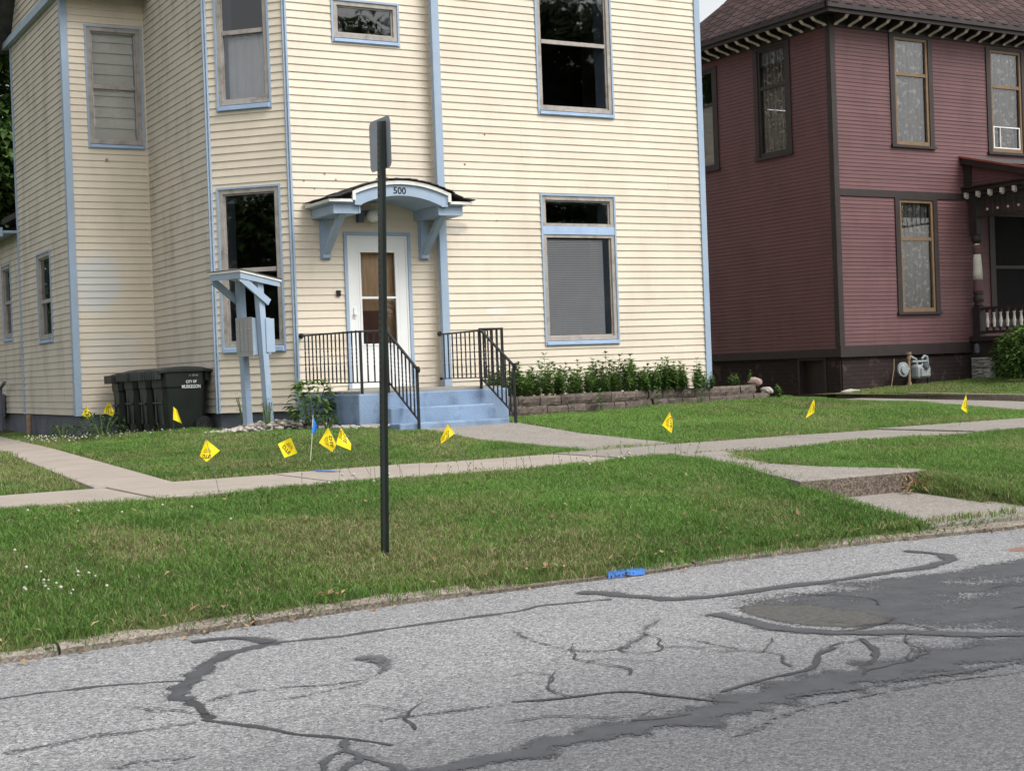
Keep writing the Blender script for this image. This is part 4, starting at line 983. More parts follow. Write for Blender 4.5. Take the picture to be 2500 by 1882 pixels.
while z < zt_ - .02:
    t = (z - sg) / (zt_ - sg); b.disc((sx - .0125 + lean * t, sy + leany * t, z), (1, 0, 0), .0055, .003, 8); z += .0254 * 1.5
stuff(b.build('bolt_holes', 'black_panel', ss))
b = MB(); cy_, cz_, hw, rr_ = sy + .02, 2.62, .152, .038; loop = []
for (qx, qz, a0) in ((1, 1, 0), (-1, 1, 90), (-1, -1, 180), (1, -1, 270)):
    for k in range(6): g = math.radians(a0 + 18 * k); loop.append((sx + .089, cy_ + qx * (hw - rr_) + rr_ * math.cos(g), cz_ + qz * (hw - rr_) + rr_ * math.sin(g)))
b.extr(loop, (.002, 0, 0)); b.build('sign_panel', 'sign_back', ss)
b = MB()
for zz in (2.735, 2.51): b.disc((sx + .0855, sy + .004, zz), (1, 0, 0), .008, .006, 6)
b.build('bolt', 'steel', ss)

# ------------------------------------------------------------------ marking flags: staff base, then the four corners of the bent sheet
FL = [
 ('yellow marking flag on the sidewalk edge, its mirrored print tilted, farthest left by the street', (3.47, 10.66), [(3.539, 11.18, .798), (3.63, 11.127, .706), (3.537, 11.179, .623), (3.492, 11.204, .671)], 1, 'y', (.5, .62, 150, True)),
 ('square yellow marking flag facing away in the lawn left of the blue flag', (4.63, 12.42), [(4.571, 12.392, .672), (4.671, 12.336, .724), (4.717, 12.309, .585), (4.617, 12.365, .548)], 0, 'y', (.55, .5, 250, True)),
 ('blue marking flag on a pale staff in front of the steps', (5.18, 13.2), [(5.213, 13.157, .884), (5.245, 13.138, .783), (5.233, 13.144, .721), (5.199, 13.163, .722)], 0, 'b', None),
 ('yellow marking flag with black print, left one of the overlapping pair', (4.80, 11.25), [(4.811, 11.804, .815), (4.87, 11.769, .669), (4.835, 11.787, .604), (4.737, 11.844, .687)], 0, 'y', (.5, .5, 45, False)),
 ('yellow marking flag, right one of the overlapping pair', (4.99, 11.3), [(4.976, 11.921, .804), (5.05, 11.878, .656), (5.044, 11.88, .602), (4.933, 11.944, .661)], 1, 'y', (.3, .3, 75, False)),
 ('yellow marking flag in the lawn below the blue steps', (5.985, 11.45), [(5.967, 11.828, .79), (6.016, 11.799, .697), (5.909, 11.858, .613), (5.903, 11.861, .65)], 1, 'y', (.6, .6, 20, False)),
 ('yellow marking flag in front of the block wall lawn', (8.33, 11.6), [(8.332, 11.75, .789), (8.357, 11.735, .694), (8.34, 11.743, .576), (8.261, 11.789, .66)], 1, 'y', (.5, .5, 50, False)),
 ('yellow marking flag before the cellar window of the plum house', (10.62, 12.9), [(10.597, 12.288, .816), (10.608, 12.281, .761), (10.596, 12.286, .669), (10.513, 12.332, .61)], 1, 'y', (.5, .5, 50, False)),
 ('yellow marking flag farthest right, by the side walk of the plum house', (12.74, 12.3), [(12.749, 12.18, .779), (12.756, 12.174, .686), (12.753, 12.175, .561), (12.693, 12.209, .617)], 1, 'y', (.5, .5, 60, False)),
 ('yellow marking flag at the left corner of the cream house', (4.905, 20.86), [(4.912, 20.852, .965), (4.971, 20.818, .847), (4.93, 20.84, .776), (4.858, 20.881, .843)], 1, 'y', (.5, .5, 75, False)),
 ('yellow marking flag just left of the bins', (5.31, 21.2), [(5.308, 21.208, 1.015), (5.382, 21.164, .855), (5.36, 21.176, .791), (5.242, 21.243, .851)], 1, 'y', (.4, .5, 60, False)),
 ('narrow folded yellow marking flag in front of the lettered bin', (5.485, 18.66), [(5.496, 18.661, .937), (5.536, 18.638, .892), (5.583, 18.61, .717), (5.488, 18.664, .77)], 1, 'y', None),
]
CAMP = Vector((0, 0, EYE))
for lab, (bx_, by_), cs, fold, colr, pr_ in FL:
    g = gz(bx_, by_); ft = thing('marking_flag', lab, 'flag', (bx_, by_, g), 'utility marking flags')
    c4 = [Vector(c) for c in cs]; tv = (CAMP - c4[0]).normalized()
    if not fold: pass
    N = 8
    def P(s_, t_):
        p = (c4[0] * (1 - s_) + c4[1] * s_) * (1 - t_) + (c4[3] * (1 - s_) + c4[2] * s_) * t_
        bend = math.sin(s_ * math.pi) * .018 * (1 + fold) + (s_ - t_) * .03 * fold + .006 * math.sin(5 * s_ + 3 * t_)
        return p - tv * bend
    b = MB(); vs = [P(i / N, j / N) for j in range(N + 1) for i in range(N + 1)]
    b.add(vs, [(j * (N + 1) + i, j * (N + 1) + i + 1, (j + 1) * (N + 1) + i + 1, (j + 1) * (N + 1) + i) for j in range(N) for i in range(N)])
    me = b.mesh('flag', 'flag_yellow' if colr == 'y' else 'flag_blue', smooth=True, fix=False); fo = link('flag', me, ft)
    if pr_:
        b = MB(); cx_, cy2, ang, mir = pr_; ca, sa = math.cos(math.radians(ang)), math.sin(math.radians(ang))
        for txt, size, off in (('DTE', .36, .16), ('BURIED GAS', .10, -.10), ('MAIN PIPE', .10, -.21), ('CALL FIRST', .07, -.31)):
            vs, fs = text_geo(txt); pts = []
            for x, y, z in vs:
                xx, yy = (-x if mir else x) * size, y * size + off
                uu, vv = cx_ + ca * xx + sa * yy, cy2 + sa * xx - ca * yy
                uu = min(.98, max(.02, uu)); vv = min(.98, max(.02, vv))
                pts.append(P(uu, vv) + tv * .0025)
            b.add(pts, fs)
        b.build('print', 'flag_ink', fo, fix=False)
    top = c4[0] + Vector((0, 0, .005)); bot = Vector((bx_, by_, g - .02))
    if (top - bot).length < 1.2:
        b = MB(); b.tube([bot, bot.lerp(top, .5) + Vector((.004, 0, 0)), top + tv * -.006], .0022 if colr == 'y' else .004, 6); b.build('staff', 'wire' if colr == 'y' else 'pale_staff', ft)

# ------------------------------------------------------------------ retaining wall and bed
RWP = [(9.35, 17.25), (10.0, 17.2), (10.6, 17.1), (11.3, 17.25), (12.0, 17.5), (12.7, 17.58), (14.15, 17.75)]
def along(dist):
    for (x0, y0), (x1, y1) in zip(RWP, RWP[1:]):
        L = math.hypot(x1 - x0, y1 - y0)
        if dist <= L: return x0 + (x1 - x0) * dist / L, y0 + (y1 - y0) * dist / L, math.atan2(y1 - y0, x1 - x0)
        dist -= L
    return RWP[-1][0] + dist, RWP[-1][1], 0
rw = thing('retaining_wall', 'low brown retaining wall of two courses of rough concrete blocks', 'wall', (11.5, 17.3, .62))
LT = sum(math.hypot(x1 - x0, y1 - y0) for (x0, y0), (x1, y1) in zip(RWP, RWP[1:]))
for course, (z0, h, off) in enumerate(((.615, .135, .0), (.755, .130, .14))):
    s_ = off
    while s_ < LT - .1 + .25 * (1 - course):
        wdt = random.choice([.26, .28, .30, .33]); x, y, an = along(s_ + wdt / 2)
        F = frame((x, y + .012 * course), (math.cos(an + random.uniform(-.06, .06)), math.sin(an)), (math.sin(an), -math.cos(an)))
        hw = wdt / 2 - .005; jz = random.uniform(-.006, .006); z1 = z0 + h + jz; b = MB()
        nn = 6; vs = []
        for i in range(nn + 1):                           # split, rough face
            q = -hw + 2 * hw * i / nn; bul = .018 * (1 - (q / hw) ** 2)
            vs += [F(q, bul + random.uniform(-.008, .008) - .006, z0), F(q, bul + .010 + random.uniform(-.010, .010), z0 + h * .35), F(q, bul + .008 + random.uniform(-.010, .010), z0 + h * .75), F(q, bul - .004 + random.uniform(-.004, .004), z1), F(q * .8, -.20, z1 - .003), F(q * .8, -.20, z0)]
        fs = [(i * 6 + k, i * 6 + 6 + k, i * 6 + 6 + (k + 1) % 6, i * 6 + (k + 1) % 6) for i in range(nn) for k in range(6)] + [tuple(range(6)), tuple(nn * 6 + k for k in range(6))[::-1]]
        b.add(vs, fs); b.build('block', 'block_wall', rw); s_ += wdt
b = MB(); b.prism([(9.2, 18.24)] + [(x, y + .12) for x, y in RWP] + [(14.2, 18.4), (13.74, 18.4), (13.74, 18.24)], .5, .862); struct(b.build('bed_soil', 'soil'))
def stone(name, c, rx_, ry_, rz_, mat, parent=None, seed=0):
    rr = random.Random(seed); bm = bmesh.new(); bmesh.ops.create_icosphere(bm, subdivisions=2, radius=1)
    for v in bm.verts:
        k = 1 + rr.uniform(-.14, .14); v.co = Vector((v.co.x * rx_ * k, v.co.y * ry_ * k, v.co.z * rz_ * k)) + Vector(c)
    me = bpy.data.meshes.new(name); bm.to_mesh(me); bm.free(); me.materials.append(M[mat]); return link(name, me, parent)
tag(stone('field_stone', (14.26, 17.85, .925), .11, .10, .075, 'rock_red', seed=3), 'reddish rough stone on the right end of the block wall', 'stone')
tag(stone('field_stone', (14.45, 17.82, .78), .10, .10, .065, 'rock', seed=5), 'small pale stone right of the block wall end', 'stone')
# river stones under the mailbox stand and along the stoop
b = MB(); rr = random.Random(4)
ico = bmesh.new(); bmesh.ops.create_icosphere(ico, subdivisions=1, radius=1); iv = [v.co.copy() for v in ico.verts]; ifc = [tuple(v.index for v in f.verts) for f in ico.faces]; ico.free()
for i in range(800):
    t = rr.random()
    if t < .62: x = 6.55 + rr.gauss(0, .36); y = 17.70 + rr.gauss(0, .17) + (6.55 - x) * .25
    else: x = rr.uniform(6.85, 7.45); y = 16.32 - rr.random() * .18 if x > 7.05 else rr.uniform(16.2, 17.6)
    if x + y > 25.4: continue
    sz = rr.uniform(.02, .045); sc_ = (sz * rr.uniform(.8, 1.5), sz * rr.uniform(.8, 1.3), sz * rr.uniform(.5, .8)); ag = rr.uniform(0, 6.3); z = gz(x, y) + .015 + (rr.random() * .11 * math.exp(-((x - 6.6) / .55) ** 2) if t < .62 else .03 * rr.random())
    b.add([(x + (v.x * sc_[0]) * math.cos(ag) - v.y * sc_[1] * math.sin(ag), y + v.x * sc_[0] * math.sin(ag) + v.y * sc_[1] * math.cos(ag), z + v.z * sc_[2]) for v in iv], ifc)
o = stuff(b.build('river_stones', 'rock', smooth=True, fix=False)); o['label'] = 'pale river stones heaped round the mailbox posts and stoop'; o['category'] = 'stones'

# ------------------------------------------------------------------ foliage helpers
class LB:
    def __init__(s): s.v = []; s.f = []; s.t = []
    def leaf(s, p, dr_, L, W, tint, droop=.25, up=Vector((0, 0, 1))):
        p = Vector(p); dr_ = Vector(dr_).normalized(); a = dr_.cross(up)
        if a.length < .05: a = Vector((1, 0, 0))
        a.normalize(); nn = a.cross(dr_); bs = len(s.v)
        m = p + dr_ * L * .45; tip = p + dr_ * L - Vector((0, 0, droop * L))
        s.v += [tuple(p), tuple(m + a * W / 2 + nn * W * .18), tuple(m - a * W / 2 + nn * W * .18), tuple(tip), tuple(m)]
        s.f += [(bs, bs + 1, bs + 4), (bs + 1, bs + 3, bs + 4), (bs, bs + 4, bs + 2), (bs + 4, bs + 3, bs + 2)]; s.t += [tint] * 5
    def mesh(s, name, mat):
        me = bpy.data.meshes.new(name); me.from_pydata(s.v, [], s.f); me.materials.append(M[mat])
        at = me.attributes.new('tint', 'FLOAT', 'POINT'); at.data.foreach_set('value', s.t); return me
    def build(s, name, mat, parent=None): return link(name, s.mesh(name, mat), parent)

def herb_meshes(seed, h, leafL, leafW, pairs, lean=.06, bend=.2, mat='leaf', side=0):
    rr = random.Random(seed); L = LB(); S = MB(); pts = []; lx, ly = rr.uniform(-lean, lean), rr.uniform(-lean, lean)
    stems = [(0, 0, h, 1.0)] + [(rr.uniform(-.07, .07), rr.uniform(-.07, .07), h * rr.uniform(.55, .85), .8) for _ in range(side)]
    for (ox, oy, hh, k) in stems:
        f = lambda t: Vector((ox * (.3 + .7 * t) + lx * t * t * hh / h, oy * (.3 + .7 * t) + ly * t * t * hh / h, hh * t))
        S.tube([f(i / 5) for i in range(6)], [.006 * (1 - .6 * i / 5) for i in range(6)], 5)
        for i in range(pairs):
            t = .12 + .88 * i / (pairs - 1); p = f(t); g = i * math.pi / 2 + rr.uniform(-.4, .4); sz = k * (1.0 - .45 * abs(t - .5) * 1.4) * (1 if t < .93 else .6)
            for q in (0, math.pi):
                dv = Vector((math.cos(g + q), math.sin(g + q), rr.uniform(.05, .6)))
                L.leaf(p, dv, leafL * sz * rr.uniform(.8, 1.15), leafW * sz, rr.random() * .6 + .4 * t, rr.uniform(bend * .5, bend * 1.5))
        for q in range(4):
            g = rr.uniform(0, 6.28); L.leaf(f(1), Vector((math.cos(g), math.sin(g), .9)), leafL * .5, leafW * .5, .9, .1)
    return L.mesh('leaves', mat), S.mesh('stem', 'stem', fix=False)
HERB = [herb_meshes(s_, h, .15, .072, 8, side=6) for s_, h in ((1, .46), (2, .52), (3, .40), (4, .58), (5, .36), (6, .48))]
MILK = [herb_meshes(s_, h, .17, .075, 9, .03, .15, 'leaf_milk') for s_, h in ((11, .62), (12, .34), (13, .42))]
def plant(name, label, cat, pair, x, y, z, s_=1.0, rot=0.0, group=None, tilt=0.0):
    t = thing(name, label, cat, (0, 0, 0), group); t.location = (x, y, z); t.rotation_euler = (tilt, 0, rot); t.scale = (s_, s_, s_)
    for nm, me in (('leaves', pair[0]), ('stem', pair[1])):
        o = bpy.data.objects.new(nm, me); COL.objects.link(o); o.parent = t
    return t
rr = random.Random(21)
SPOT = []
for i in range(34): SPOT.append((9.5 + 3.8 * (i + .5) / 34, 17.42 + .06 * max(0, 9.5 + 3.8 * i / 34 - 11.2) + rr.uniform(0, .1)))
for i in range(78):
    x = 9.42 + 3.95 * (i + .5) / 78 + rr.uniform(-.05, .05); y = 17.45 + rr.random() * .5 + .06 * max(0, x - 11.5)
    SPOT.append((x, y))
for i, (x, y) in enumerate(SPOT):
    tall = 1.0 if (9.7 < x < 10.5 or 11.4 < x < 12.1 or 12.3 < x < 12.9) else .82
    if i < 34: tall *= .72
    plant('leafy_plant', 'upright leafy green plant in the bed behind the block wall', 'plant', HERB[i % 6], x, y, .86, tall * rr.uniform(.66, 1.08) * (.75 if x > 13.1 else 1), rr.uniform(0, 6.3), 'leafy plants in the raised bed', rr.uniform(-.22, .22))
for i, (x, y, s_) in enumerate(((14.15, 18.15, .45), (14.5, 18.3, .5), (13.95, 18.05, .55))):
    plant('leafy_plant', 'small leafy weed at the right end of the raised bed', 'plant', HERB[(i + 2) % 6], x, y, .80 if i == 1 else .85, s_, i * 2.0, 'weeds at the end of the bed')
plant('milkweed_plant', 'tall broad leaved milkweed among the plants left of the window', 'plant', MILK[0], 10.42, 17.62, .86, .92, .4)
plant('milkweed_plant', 'small milkweed growing at the foot of the block wall left part', 'plant', MILK[1], 10.93, 17.03, .66, .75, .9)
plant('milkweed_plant', 'slender milkweed at the middle of the block wall', 'plant', MILK[1], 12.07, 17.32, .66, .72, 2.2)
plant('milkweed_plant', 'bushy milkweed in front of the right part of the block wall', 'plant', MILK[2], 12.85, 17.32, .66, 1.0, 1.1)
plant('leafy_plant', 'leafy weed at the right foot of the block wall', 'plant', HERB[4], 14.5, 17.6, .66, .55, 1.0)

def shrub(name, label, cat, x, y, z, n, sp, h, L, W, mat, seed, group=None, low=.0, dome=True):
    rr = random.Random(seed); t = thing(name, label, cat, (x, y, z), group); lb = LB(); st_ = MB()
    for i in range(n):
        g = rr.uniform(0, 6.283); q = rr.random() ** .5; zz = low + (h - low) * rr.random()
        wid = sp * (math.sqrt(max(.02, 1 - ((zz / h - .45) / .62) ** 2)) if dome else 1 - .5 * zz / h); rd = wid * (.55 + .45 * q)
        p = Vector((x + rd * math.cos(g), y + rd * math.sin(g), z + zz)); dv = Vector((math.cos(g + rr.uniform(-.8, .8)), math.sin(g + rr.uniform(-.8, .8)), rr.uniform(-.2, .6)))
        lb.leaf(p, dv, L * rr.uniform(.7, 1.2), W * rr.uniform(.8, 1.2), min(1, max(0, rr.random() * .7 + .3 * zz / h)), rr.uniform(.1, .5))
    lb.build('leaves', mat, t)
    for i in range(9):
        g = i * .7; st_.tube([(x + .02 * math.cos(g), y + .02 * math.sin(g), z - .02), (x + sp * .4 * math.cos(g), y + sp * .4 * math.sin(g), z + h * .5), (x + sp * .7 * math.cos(g), y + sp * .7 * math.sin(g), z + h * .85)], [.010, .007, .004], 5)
    st_.build('stem', 'stem', t, fix=False); return t
shrub('leafy_shrub', 'dark leafy shrub between the mailbox stand and the blue stoop', 'shrub', 6.86, 17.35, .60, 230, .26, .60, .13, .075, 'leaf', 31)
shrub('leafy_shrub', 'low leafy weed at the foot of the bins', 'shrub', 5.05, 20.55, .50, 260, .32, .36, .085, .035, 'leaf_weed', 32)
shrub('leafy_shrub', 'small weed at the corner below the left flag', 'shrub', 4.75, 21.6, .48, 120, .20, .24, .08, .035, 'leaf_weed', 33)
shrub('weed_tuft', 'wispy weed climbing the near mailbox post', 'weed', 6.37, 17.60, .60, 90, .09, .42, .05, .012, 'leaf_milk', 34, dome=False)
shrub('weed_tuft', 'tall wispy weed between bin and mailbox stand', 'weed', 6.33, 18.35, .59, 90, .13, .50, .06, .012, 'leaf_milk', 35, dome=False)
shrub('weed_tuft', 'small weed by the river stones in front of the shrub', 'weed', 6.83, 16.75, .60, 90, .13, .18, .06, .025, 'leaf_weed', 36)

# ------------------------------------------------------------------ plum house
tp = math.radians(2.2); PEX = Vector((math.cos(tp), math.sin(tp), 0)); PEY = Vector((-math.sin(tp), math.cos(tp), 0)); P0 = Vector((18.354, 20.5, 0))
pF = frame(P0, PEX, -PEY); pL = frame(P0 + PEY * 3.95, -PEY, -PEX)     # front; left wall, along towards the street
def pw(x, y, z): return P0 + PEX * x + PEY * y + Vector((0, 0, z))
ph = thing('plum_house', 'plum clapboard house with dark brown trim and white cornice brackets', 'house', tuple(P0 + Vector((0, 0, .5))))
LW = 3.95
W1 = (1.46, 2.585, 5.12, 7.235); W2 = (4.08, 5.21, 5.10, 7.20); W3 = (1.475, 2.595, 2.0, 4.20); WP = (4.02, 5.3, 1.75, 4.0)
V1 = (LW - 2.09, LW - 1.06, 5.075, 7.225); V2 = (.0, LW - 3.19, 5.065, 7.13)
EXP2 = .0697
w = wall_panel(pF, 7.2, 1.25, 7.45, [(o[0] + .08, o[1] - .08, o[2] + .08, o[3] - .08) for o in (W1, W2, W3, WP)]).build('wall', 'brown', ph)
j = clad(w, pF, 7.2, 1.455, 4.185, EXP2, [W3, (3.36, 7.2, 1.4, 1.56), WP], 'plum', True, .011, .002, .0022)
j = clad(w, pF, 7.2, 4.305, 7.24, EXP2, [W1, W2], 'plum', True, .011, .002, .0022)
w = wall_panel(pL, LW, 1.25, 7.45, [(o[0] + .08, o[1] - .08, o[2] + .08, o[3] - .08) for o in (V1, V2)]).build('wall', 'brown', ph)
j = clad(w, pL, LW, 1.41, 7.24, EXP2, [V1, V2], 'plum', False, .011, .002, .0022); stuff(j.build('siding', 'plum_flat', w, fix=False))
b = MB(); b.prism([tuple(pw(7.15, 0, 0))[:2], tuple(pw(7.15, 8, 0))[:2], tuple(pw(7.1, 8, 0))[:2], tuple(pw(7.1, 0, 0))[:2]], .6, 7.4); b.prism([tuple(pw(.0, 8, 0))[:2], tuple(pw(7.15, 8, 0))[:2], tuple(pw(7.15, 8.1, 0))[:2], tuple(pw(.0, 8.1, 0))[:2]], .6, 7.4)
b.prism([tuple(pw(.05, 3.9, 0))[:2], tuple(pw(.05, 8, 0))[:2], tuple(pw(.1, 8, 0))[:2], tuple(pw(.1, 3.9, 0))[:2]], .6, 7.4)
for zf in (1.3, 4.5, 7.42): b.prism([tuple(pw(.04, .04, 0))[:2], tuple(pw(7.1, .04, 0))[:2], tuple(pw(7.1, 8, 0))[:2], tuple(pw(.04, 8, 0))[:2]], zf, zf + .05)
b.prism([tuple(pw(.1, 1.0, 0))[:2], tuple(pw(7.1, 1.0, 0))[:2], tuple(pw(7.1, 1.05, 0))[:2], tuple(pw(.1, 1.05, 0))[:2]], 1.3, 7.4)
b.build('interior', 'interior', ph)
# brick foundation with UVs in metres
def uvwall(F, L, z0, z1, holes, o, name, parent):
    bb = MB(); uv = []; ss_ = sorted({0.0, L, *[v for h_ in holes for v in h_[:2]]}); zs_ = sorted({z0, z1, *[v for h_ in holes for v in h_[2:]]})
    for i in range(len(ss_) - 1):
        for k in range(len(zs_) - 1):
            m = ((ss_[i] + ss_[i + 1]) / 2, (zs_[k] + zs_[k + 1]) / 2)
            if any(h_[0] < m[0] < h_[1] and h_[2] < m[1] < h_[3] for h_ in holes): continue
            bb.add([F(ss_[i], o, zs_[k]), F(ss_[i + 1], o, zs_[k]), F(ss_[i + 1], o, zs_[k + 1]), F(ss_[i], o, zs_[k + 1])], [(0, 1, 2, 3)]); uv += [(ss_[i], zs_[k]), (ss_[i + 1], zs_[k]), (ss_[i + 1], zs_[k + 1]), (ss_[i], zs_[k + 1])]
    me = bb.mesh(name, 'brick_paint', fix=False); ul = me.uv_layers.new(name='UVMap'); ul.data.foreach_set('uv', [c for p in uv for c in p]); return link(name, me, parent)
CW = (LW - 1.11, LW - .47, .58, 1.255)
fd = uvwall(pF, 3.6, .2, 1.27, [], -.03, 'foundation', ph); uvwall(pL, LW, .2, 1.28, [CW], -.03, 'foundation', ph)
b = MB(); b.ring(pL, CW[0] - .06, CW[1] + .06, CW[2] - .05, CW[3] + .01, .055, -.06, -.012); cw_ = b.build('cellar_window', 'brown', ph)
b = MB(); b.fbox(pL, CW[0] - .02, CW[1] + .02, -.20, -.16, .5, 1.27); b.build('shutter', 'brown', cw_); b = MB(); b.ring(pL, CW[0] - .01, CW[1] + .01, CW[2], CW[3], .012, -.16, -.06); b.build('reveal', 'brown', cw_)
# trim boards
b = MB(); b.fbox(pF, -.03, 3.42, 0, .035, 1.25, 1.455); b.build('water_table', 'brown', ph)
b = MB(); b.fbox(pL, 0, LW + .03, 0, .034, 1.262, 1.41); b.build('water_table', 'brown', ph)
b = MB(); b.fbox(pF, .075, 3.25, 0, .028, 4.18, 4.308); b.build('belt_board', 'brown', ph)
b = MB(); b.fbox(pF, -.036, .085, -.09, .03, 1.456, 7.24); b.fbox(pL, LW - .085, LW - .002, 0, .031, 1.411, 7.24); b.build('corner_board', 'brown', ph)
b = MB(); b.fbox(pF, -.04, 7.2, 0, .04, 7.235, 7.44); b.fbox(pL, 0, LW, 0, .04, 7.236, 7.44); b.build('frieze', 'brown', ph)
def pwin(F, o, meet, parent, tw=.115, sash='tan', curt=True, sill=True, fold=7):
    a, c, z0, z1 = o
    b = MB(); b.fbox(F, a, a + tw, -.02, .032, z0 + .05, z1); b.fbox(F, c - tw, c, -.02, .032, z0 + .05, z1); b.fbox(F, a + tw, c - tw, -.02, .032, z1 - .05, z1)
    w = b.build('window', 'brown', parent)
    b = MB(); b.fbox(F, a - .02, c + .02, -.02, .06, z0 - .0, z0 + .05); b.build('sill', 'brown', w)
    A, C, Z0, Z1 = a + tw, c - tw, z0 + .05, z1 - .05
    b = MB(); b.ring(F, A, C, Z0, Z1, .055, -.045, .012, .075); b.build('sash', sash, w)
    A += .055; C -= .055; Z0 += .075; Z1 -= .055
    b = MB(); b.fbox(F, A, C, -.04, .006, meet - .03, meet + .03); b.build('meeting_rail', sash, w)
    pane(F, A, C, meet + .03, Z1, -.02, 'glass', w); pane(F, A, C, Z0, meet - .03, -.026, 'glass', w)
    b = MB(); b.ring(F, A - .02, C + .02, Z0 - .02, Z1 + .02, .02, -.16, -.046); b.build('jamb', 'brown', w)
    if curt: curtain(F, (A, C, Z0, Z1), w, 'lace', -.10, fold, .018)
    return w, (A, C, Z0, Z1)
pwin(pF, W1, 6.50, ph)[0]['label'] = 'upper window with tan sash and lace curtain'
w, bx = pwin(pF, W2, 6.44, ph); w['label'] = 'upper window above the porch with a white insert at the bottom'
b = MB(); b.ring(pF, bx[0] + .01, bx[1] - .01, bx[2] + .005, 5.66, .022, -.018, .004); b.fbox(pF, bx[0] + .20, bx[0] + .215, -.018, .003, bx[2], 5.65); b.build('screen_insert', 'white', w)
pwin(pF, W3, 3.42, ph)[0]['label'] = 'tall lower window with tan sash and lace curtain'
w, bx = pwin(pL, V1, 6.43, ph, sash='brown'); w, bx = pwin(pL, V2, 6.40, ph, sash='brown', curt=False)
b = MB(); b.fbox(pL, bx[0], bx[1], -.08, -.07, bx[2], 6.38); b.build('shade', 'blind', w)
w, bx = pwin(pF, WP, 2.9, ph, sash='brown', curt=False)
for ch in w.children:
    if ch.name.startswith('pane'): ch.data.materials[0] = M['screen_dark']  # panes darkened to stand for the shade under the porch
# cornice
OV = .40
b = MB()
b.fbox(pF, -OV, 7.6, -.0, OV, 7.445, 7.46); b.fbox(pL, 0, LW, 0, OV, 7.446, 7.461); b.build('soffit', 'brown', ph)
b = MB(); b.fbox(pF, -OV - .04, 7.6, OV, OV + .04, 7.37, 7.52); b.fbox(pF, -OV - .09, 7.6, OV + .04, OV + .09, 7.44, 7.56); b.fbox(pL, -.4, LW + OV, OV, OV + .04, 7.371, 7.52); b.fbox(pL, -.4, LW + OV - .0, OV + .04, OV + .09, 7.441, 7.561); b.build('gutter', 'brown', ph)
b = MB(); prb = [(.36, .0), (.36, -.045), (.31, -.07), (.27, -.11), (.16, -.135), (.04, -.16), (0, -.185), (0, 0)]
def bracket(F, s_):
    b = MB(); b.extr([F(s_ - .028, o + .041, 7.444 + z) for o, z in prb], F.u * .056); o = b.build('cornice_bracket', 'brown', ph)
    b = MB()
    for (o0, z0), (o1, z1) in zip(prb[0:6], prb[1:7]): b.extr([F(s_ - .036, o0 + .043, 7.443 + z0), F(s_ - .036, o1 + .043, 7.443 + z1), F(s_ - .036, o1 + .043 + .012, 7.443 + z1 - .012), F(s_ - .036, o0 + .043 + .012, 7.443 + z0 - .012)], F.u * .072)
    b.build('bracket_edge', 'cornice_white', o)
for i in range(20): bracket(pF, .09 + .345 * i)
for i in range(13): bracket(pL, LW - .06 - .30 * i)
# hip roof and its shingles
tanp = 1.0; e = OV + .08; ZE = 7.53
def RP(x, y, z): return tuple(pw(x, y, z))
b = MB(); b.add([RP(-e, -e, ZE), RP(7.8, -e, ZE), RP(7.8, 4.4, ZE), RP(-e, 4.4, ZE), RP(-e + 2.45, -e + 2.45, ZE + 2.45), RP(5.3, -e + 2.45, ZE + 2.45)], [(0, 1, 5, 4), (1, 2, 5), (2, 3, 4, 5), (3, 0, 4)])
prf = b.build('roof', 'shingle_dark', ph)
M['roof_tile'] = varied('maroon shingle', (.058, .033, .031), .25, 7, .95, .5, 90, random_obj=.35, dirt='3a2a2a', dirt_scale=2.5)
tw_, te = .34, .155; tm = None
def tile(origin, su, sv, nrm):
    b = MB(); w2 = tw_ * .49
    pts = [(-w2 * .45, -.02), (w2 * .45, -.02), (w2, te * .5), (w2, te * 1.5), (-w2, te * 1.5), (-w2, te * .5)]
    low = [origin + su * p + sv * q + nrm * (.016 - .009 * q / te) for p, q in pts]
    b.extr(low, nrm * -.010); b.build('shingle', 'roof_tile', prf, fix=True)
k45 = 1 / math.sqrt(2); fv = (PEY + Vector((0, 0, 1))).normalized(); fn = (-PEY + Vector((0, 0, 1))).normalized(); lv = (PEX + Vector((0, 0, 1))).normalized(); ln_ = (-PEX + Vector((0, 0, 1))).normalized()
for row in range(8):
    t = row * te; inset = t * k45
    x = -e + inset + .06 + (tw_ / 2 if row % 2 else 0) + .1
    while x < 6.2: tile(pw(x, -e, ZE) + fv * t, PEX, fv, fn); x += tw_
for row in range(11):
    t = row * te; inset = t * k45; y = -e + inset + .06 + (tw_ / 2 if row % 2 else 0) + .1
    while y < 4.4 - inset - .1: tile(pw(-e, y, ZE) + lv * t, PEY, lv, ln_); y += tw_
b = MB(); b.tube([pw(-e, -e, ZE + .02), pw(-e + 2.45, -e + 2.45, ZE + 2.47)], .05, 8); b.build('hip_cap', 'roof_tile', prf)
# porch on the right, its side facing the camera
pp = thing('porch', 'dark brown porch with a turned post, white balusters and spindle frieze', 'porch', tuple(pw(3.5, -.8, .7)))
PX = 3.40; fP = frame(pw(PX, 0, 0), -PEY, -PEX)           # along towards the street
b = MB(); b.prism([tuple(pw(PX - .06, -.04, 0))[:2], tuple(pw(PX - .06, -2.6, 0))[:2], tuple(pw(7.2, -2.6, 0))[:2], tuple(pw(7.2, -.04, 0))[:2]], 1.46, 1.55); b.build('floor', 'brown', pp)
b = MB(); b.fbox(fP, .04, 2.55, -.05, 0, 1.16, 1.46); b.build('skirt_board', 'brown', pp)
b = MB(); b.fbox(fP, .5, 2.5, -.20, -.10, .60, 1.16); b.build('skirting', 'black_panel', pp)
b = MB(); b.fbox(fP, .5, 2.5, -.13, .0, .60, .74); b.build('sill_curb', 'walk_smooth', pp)
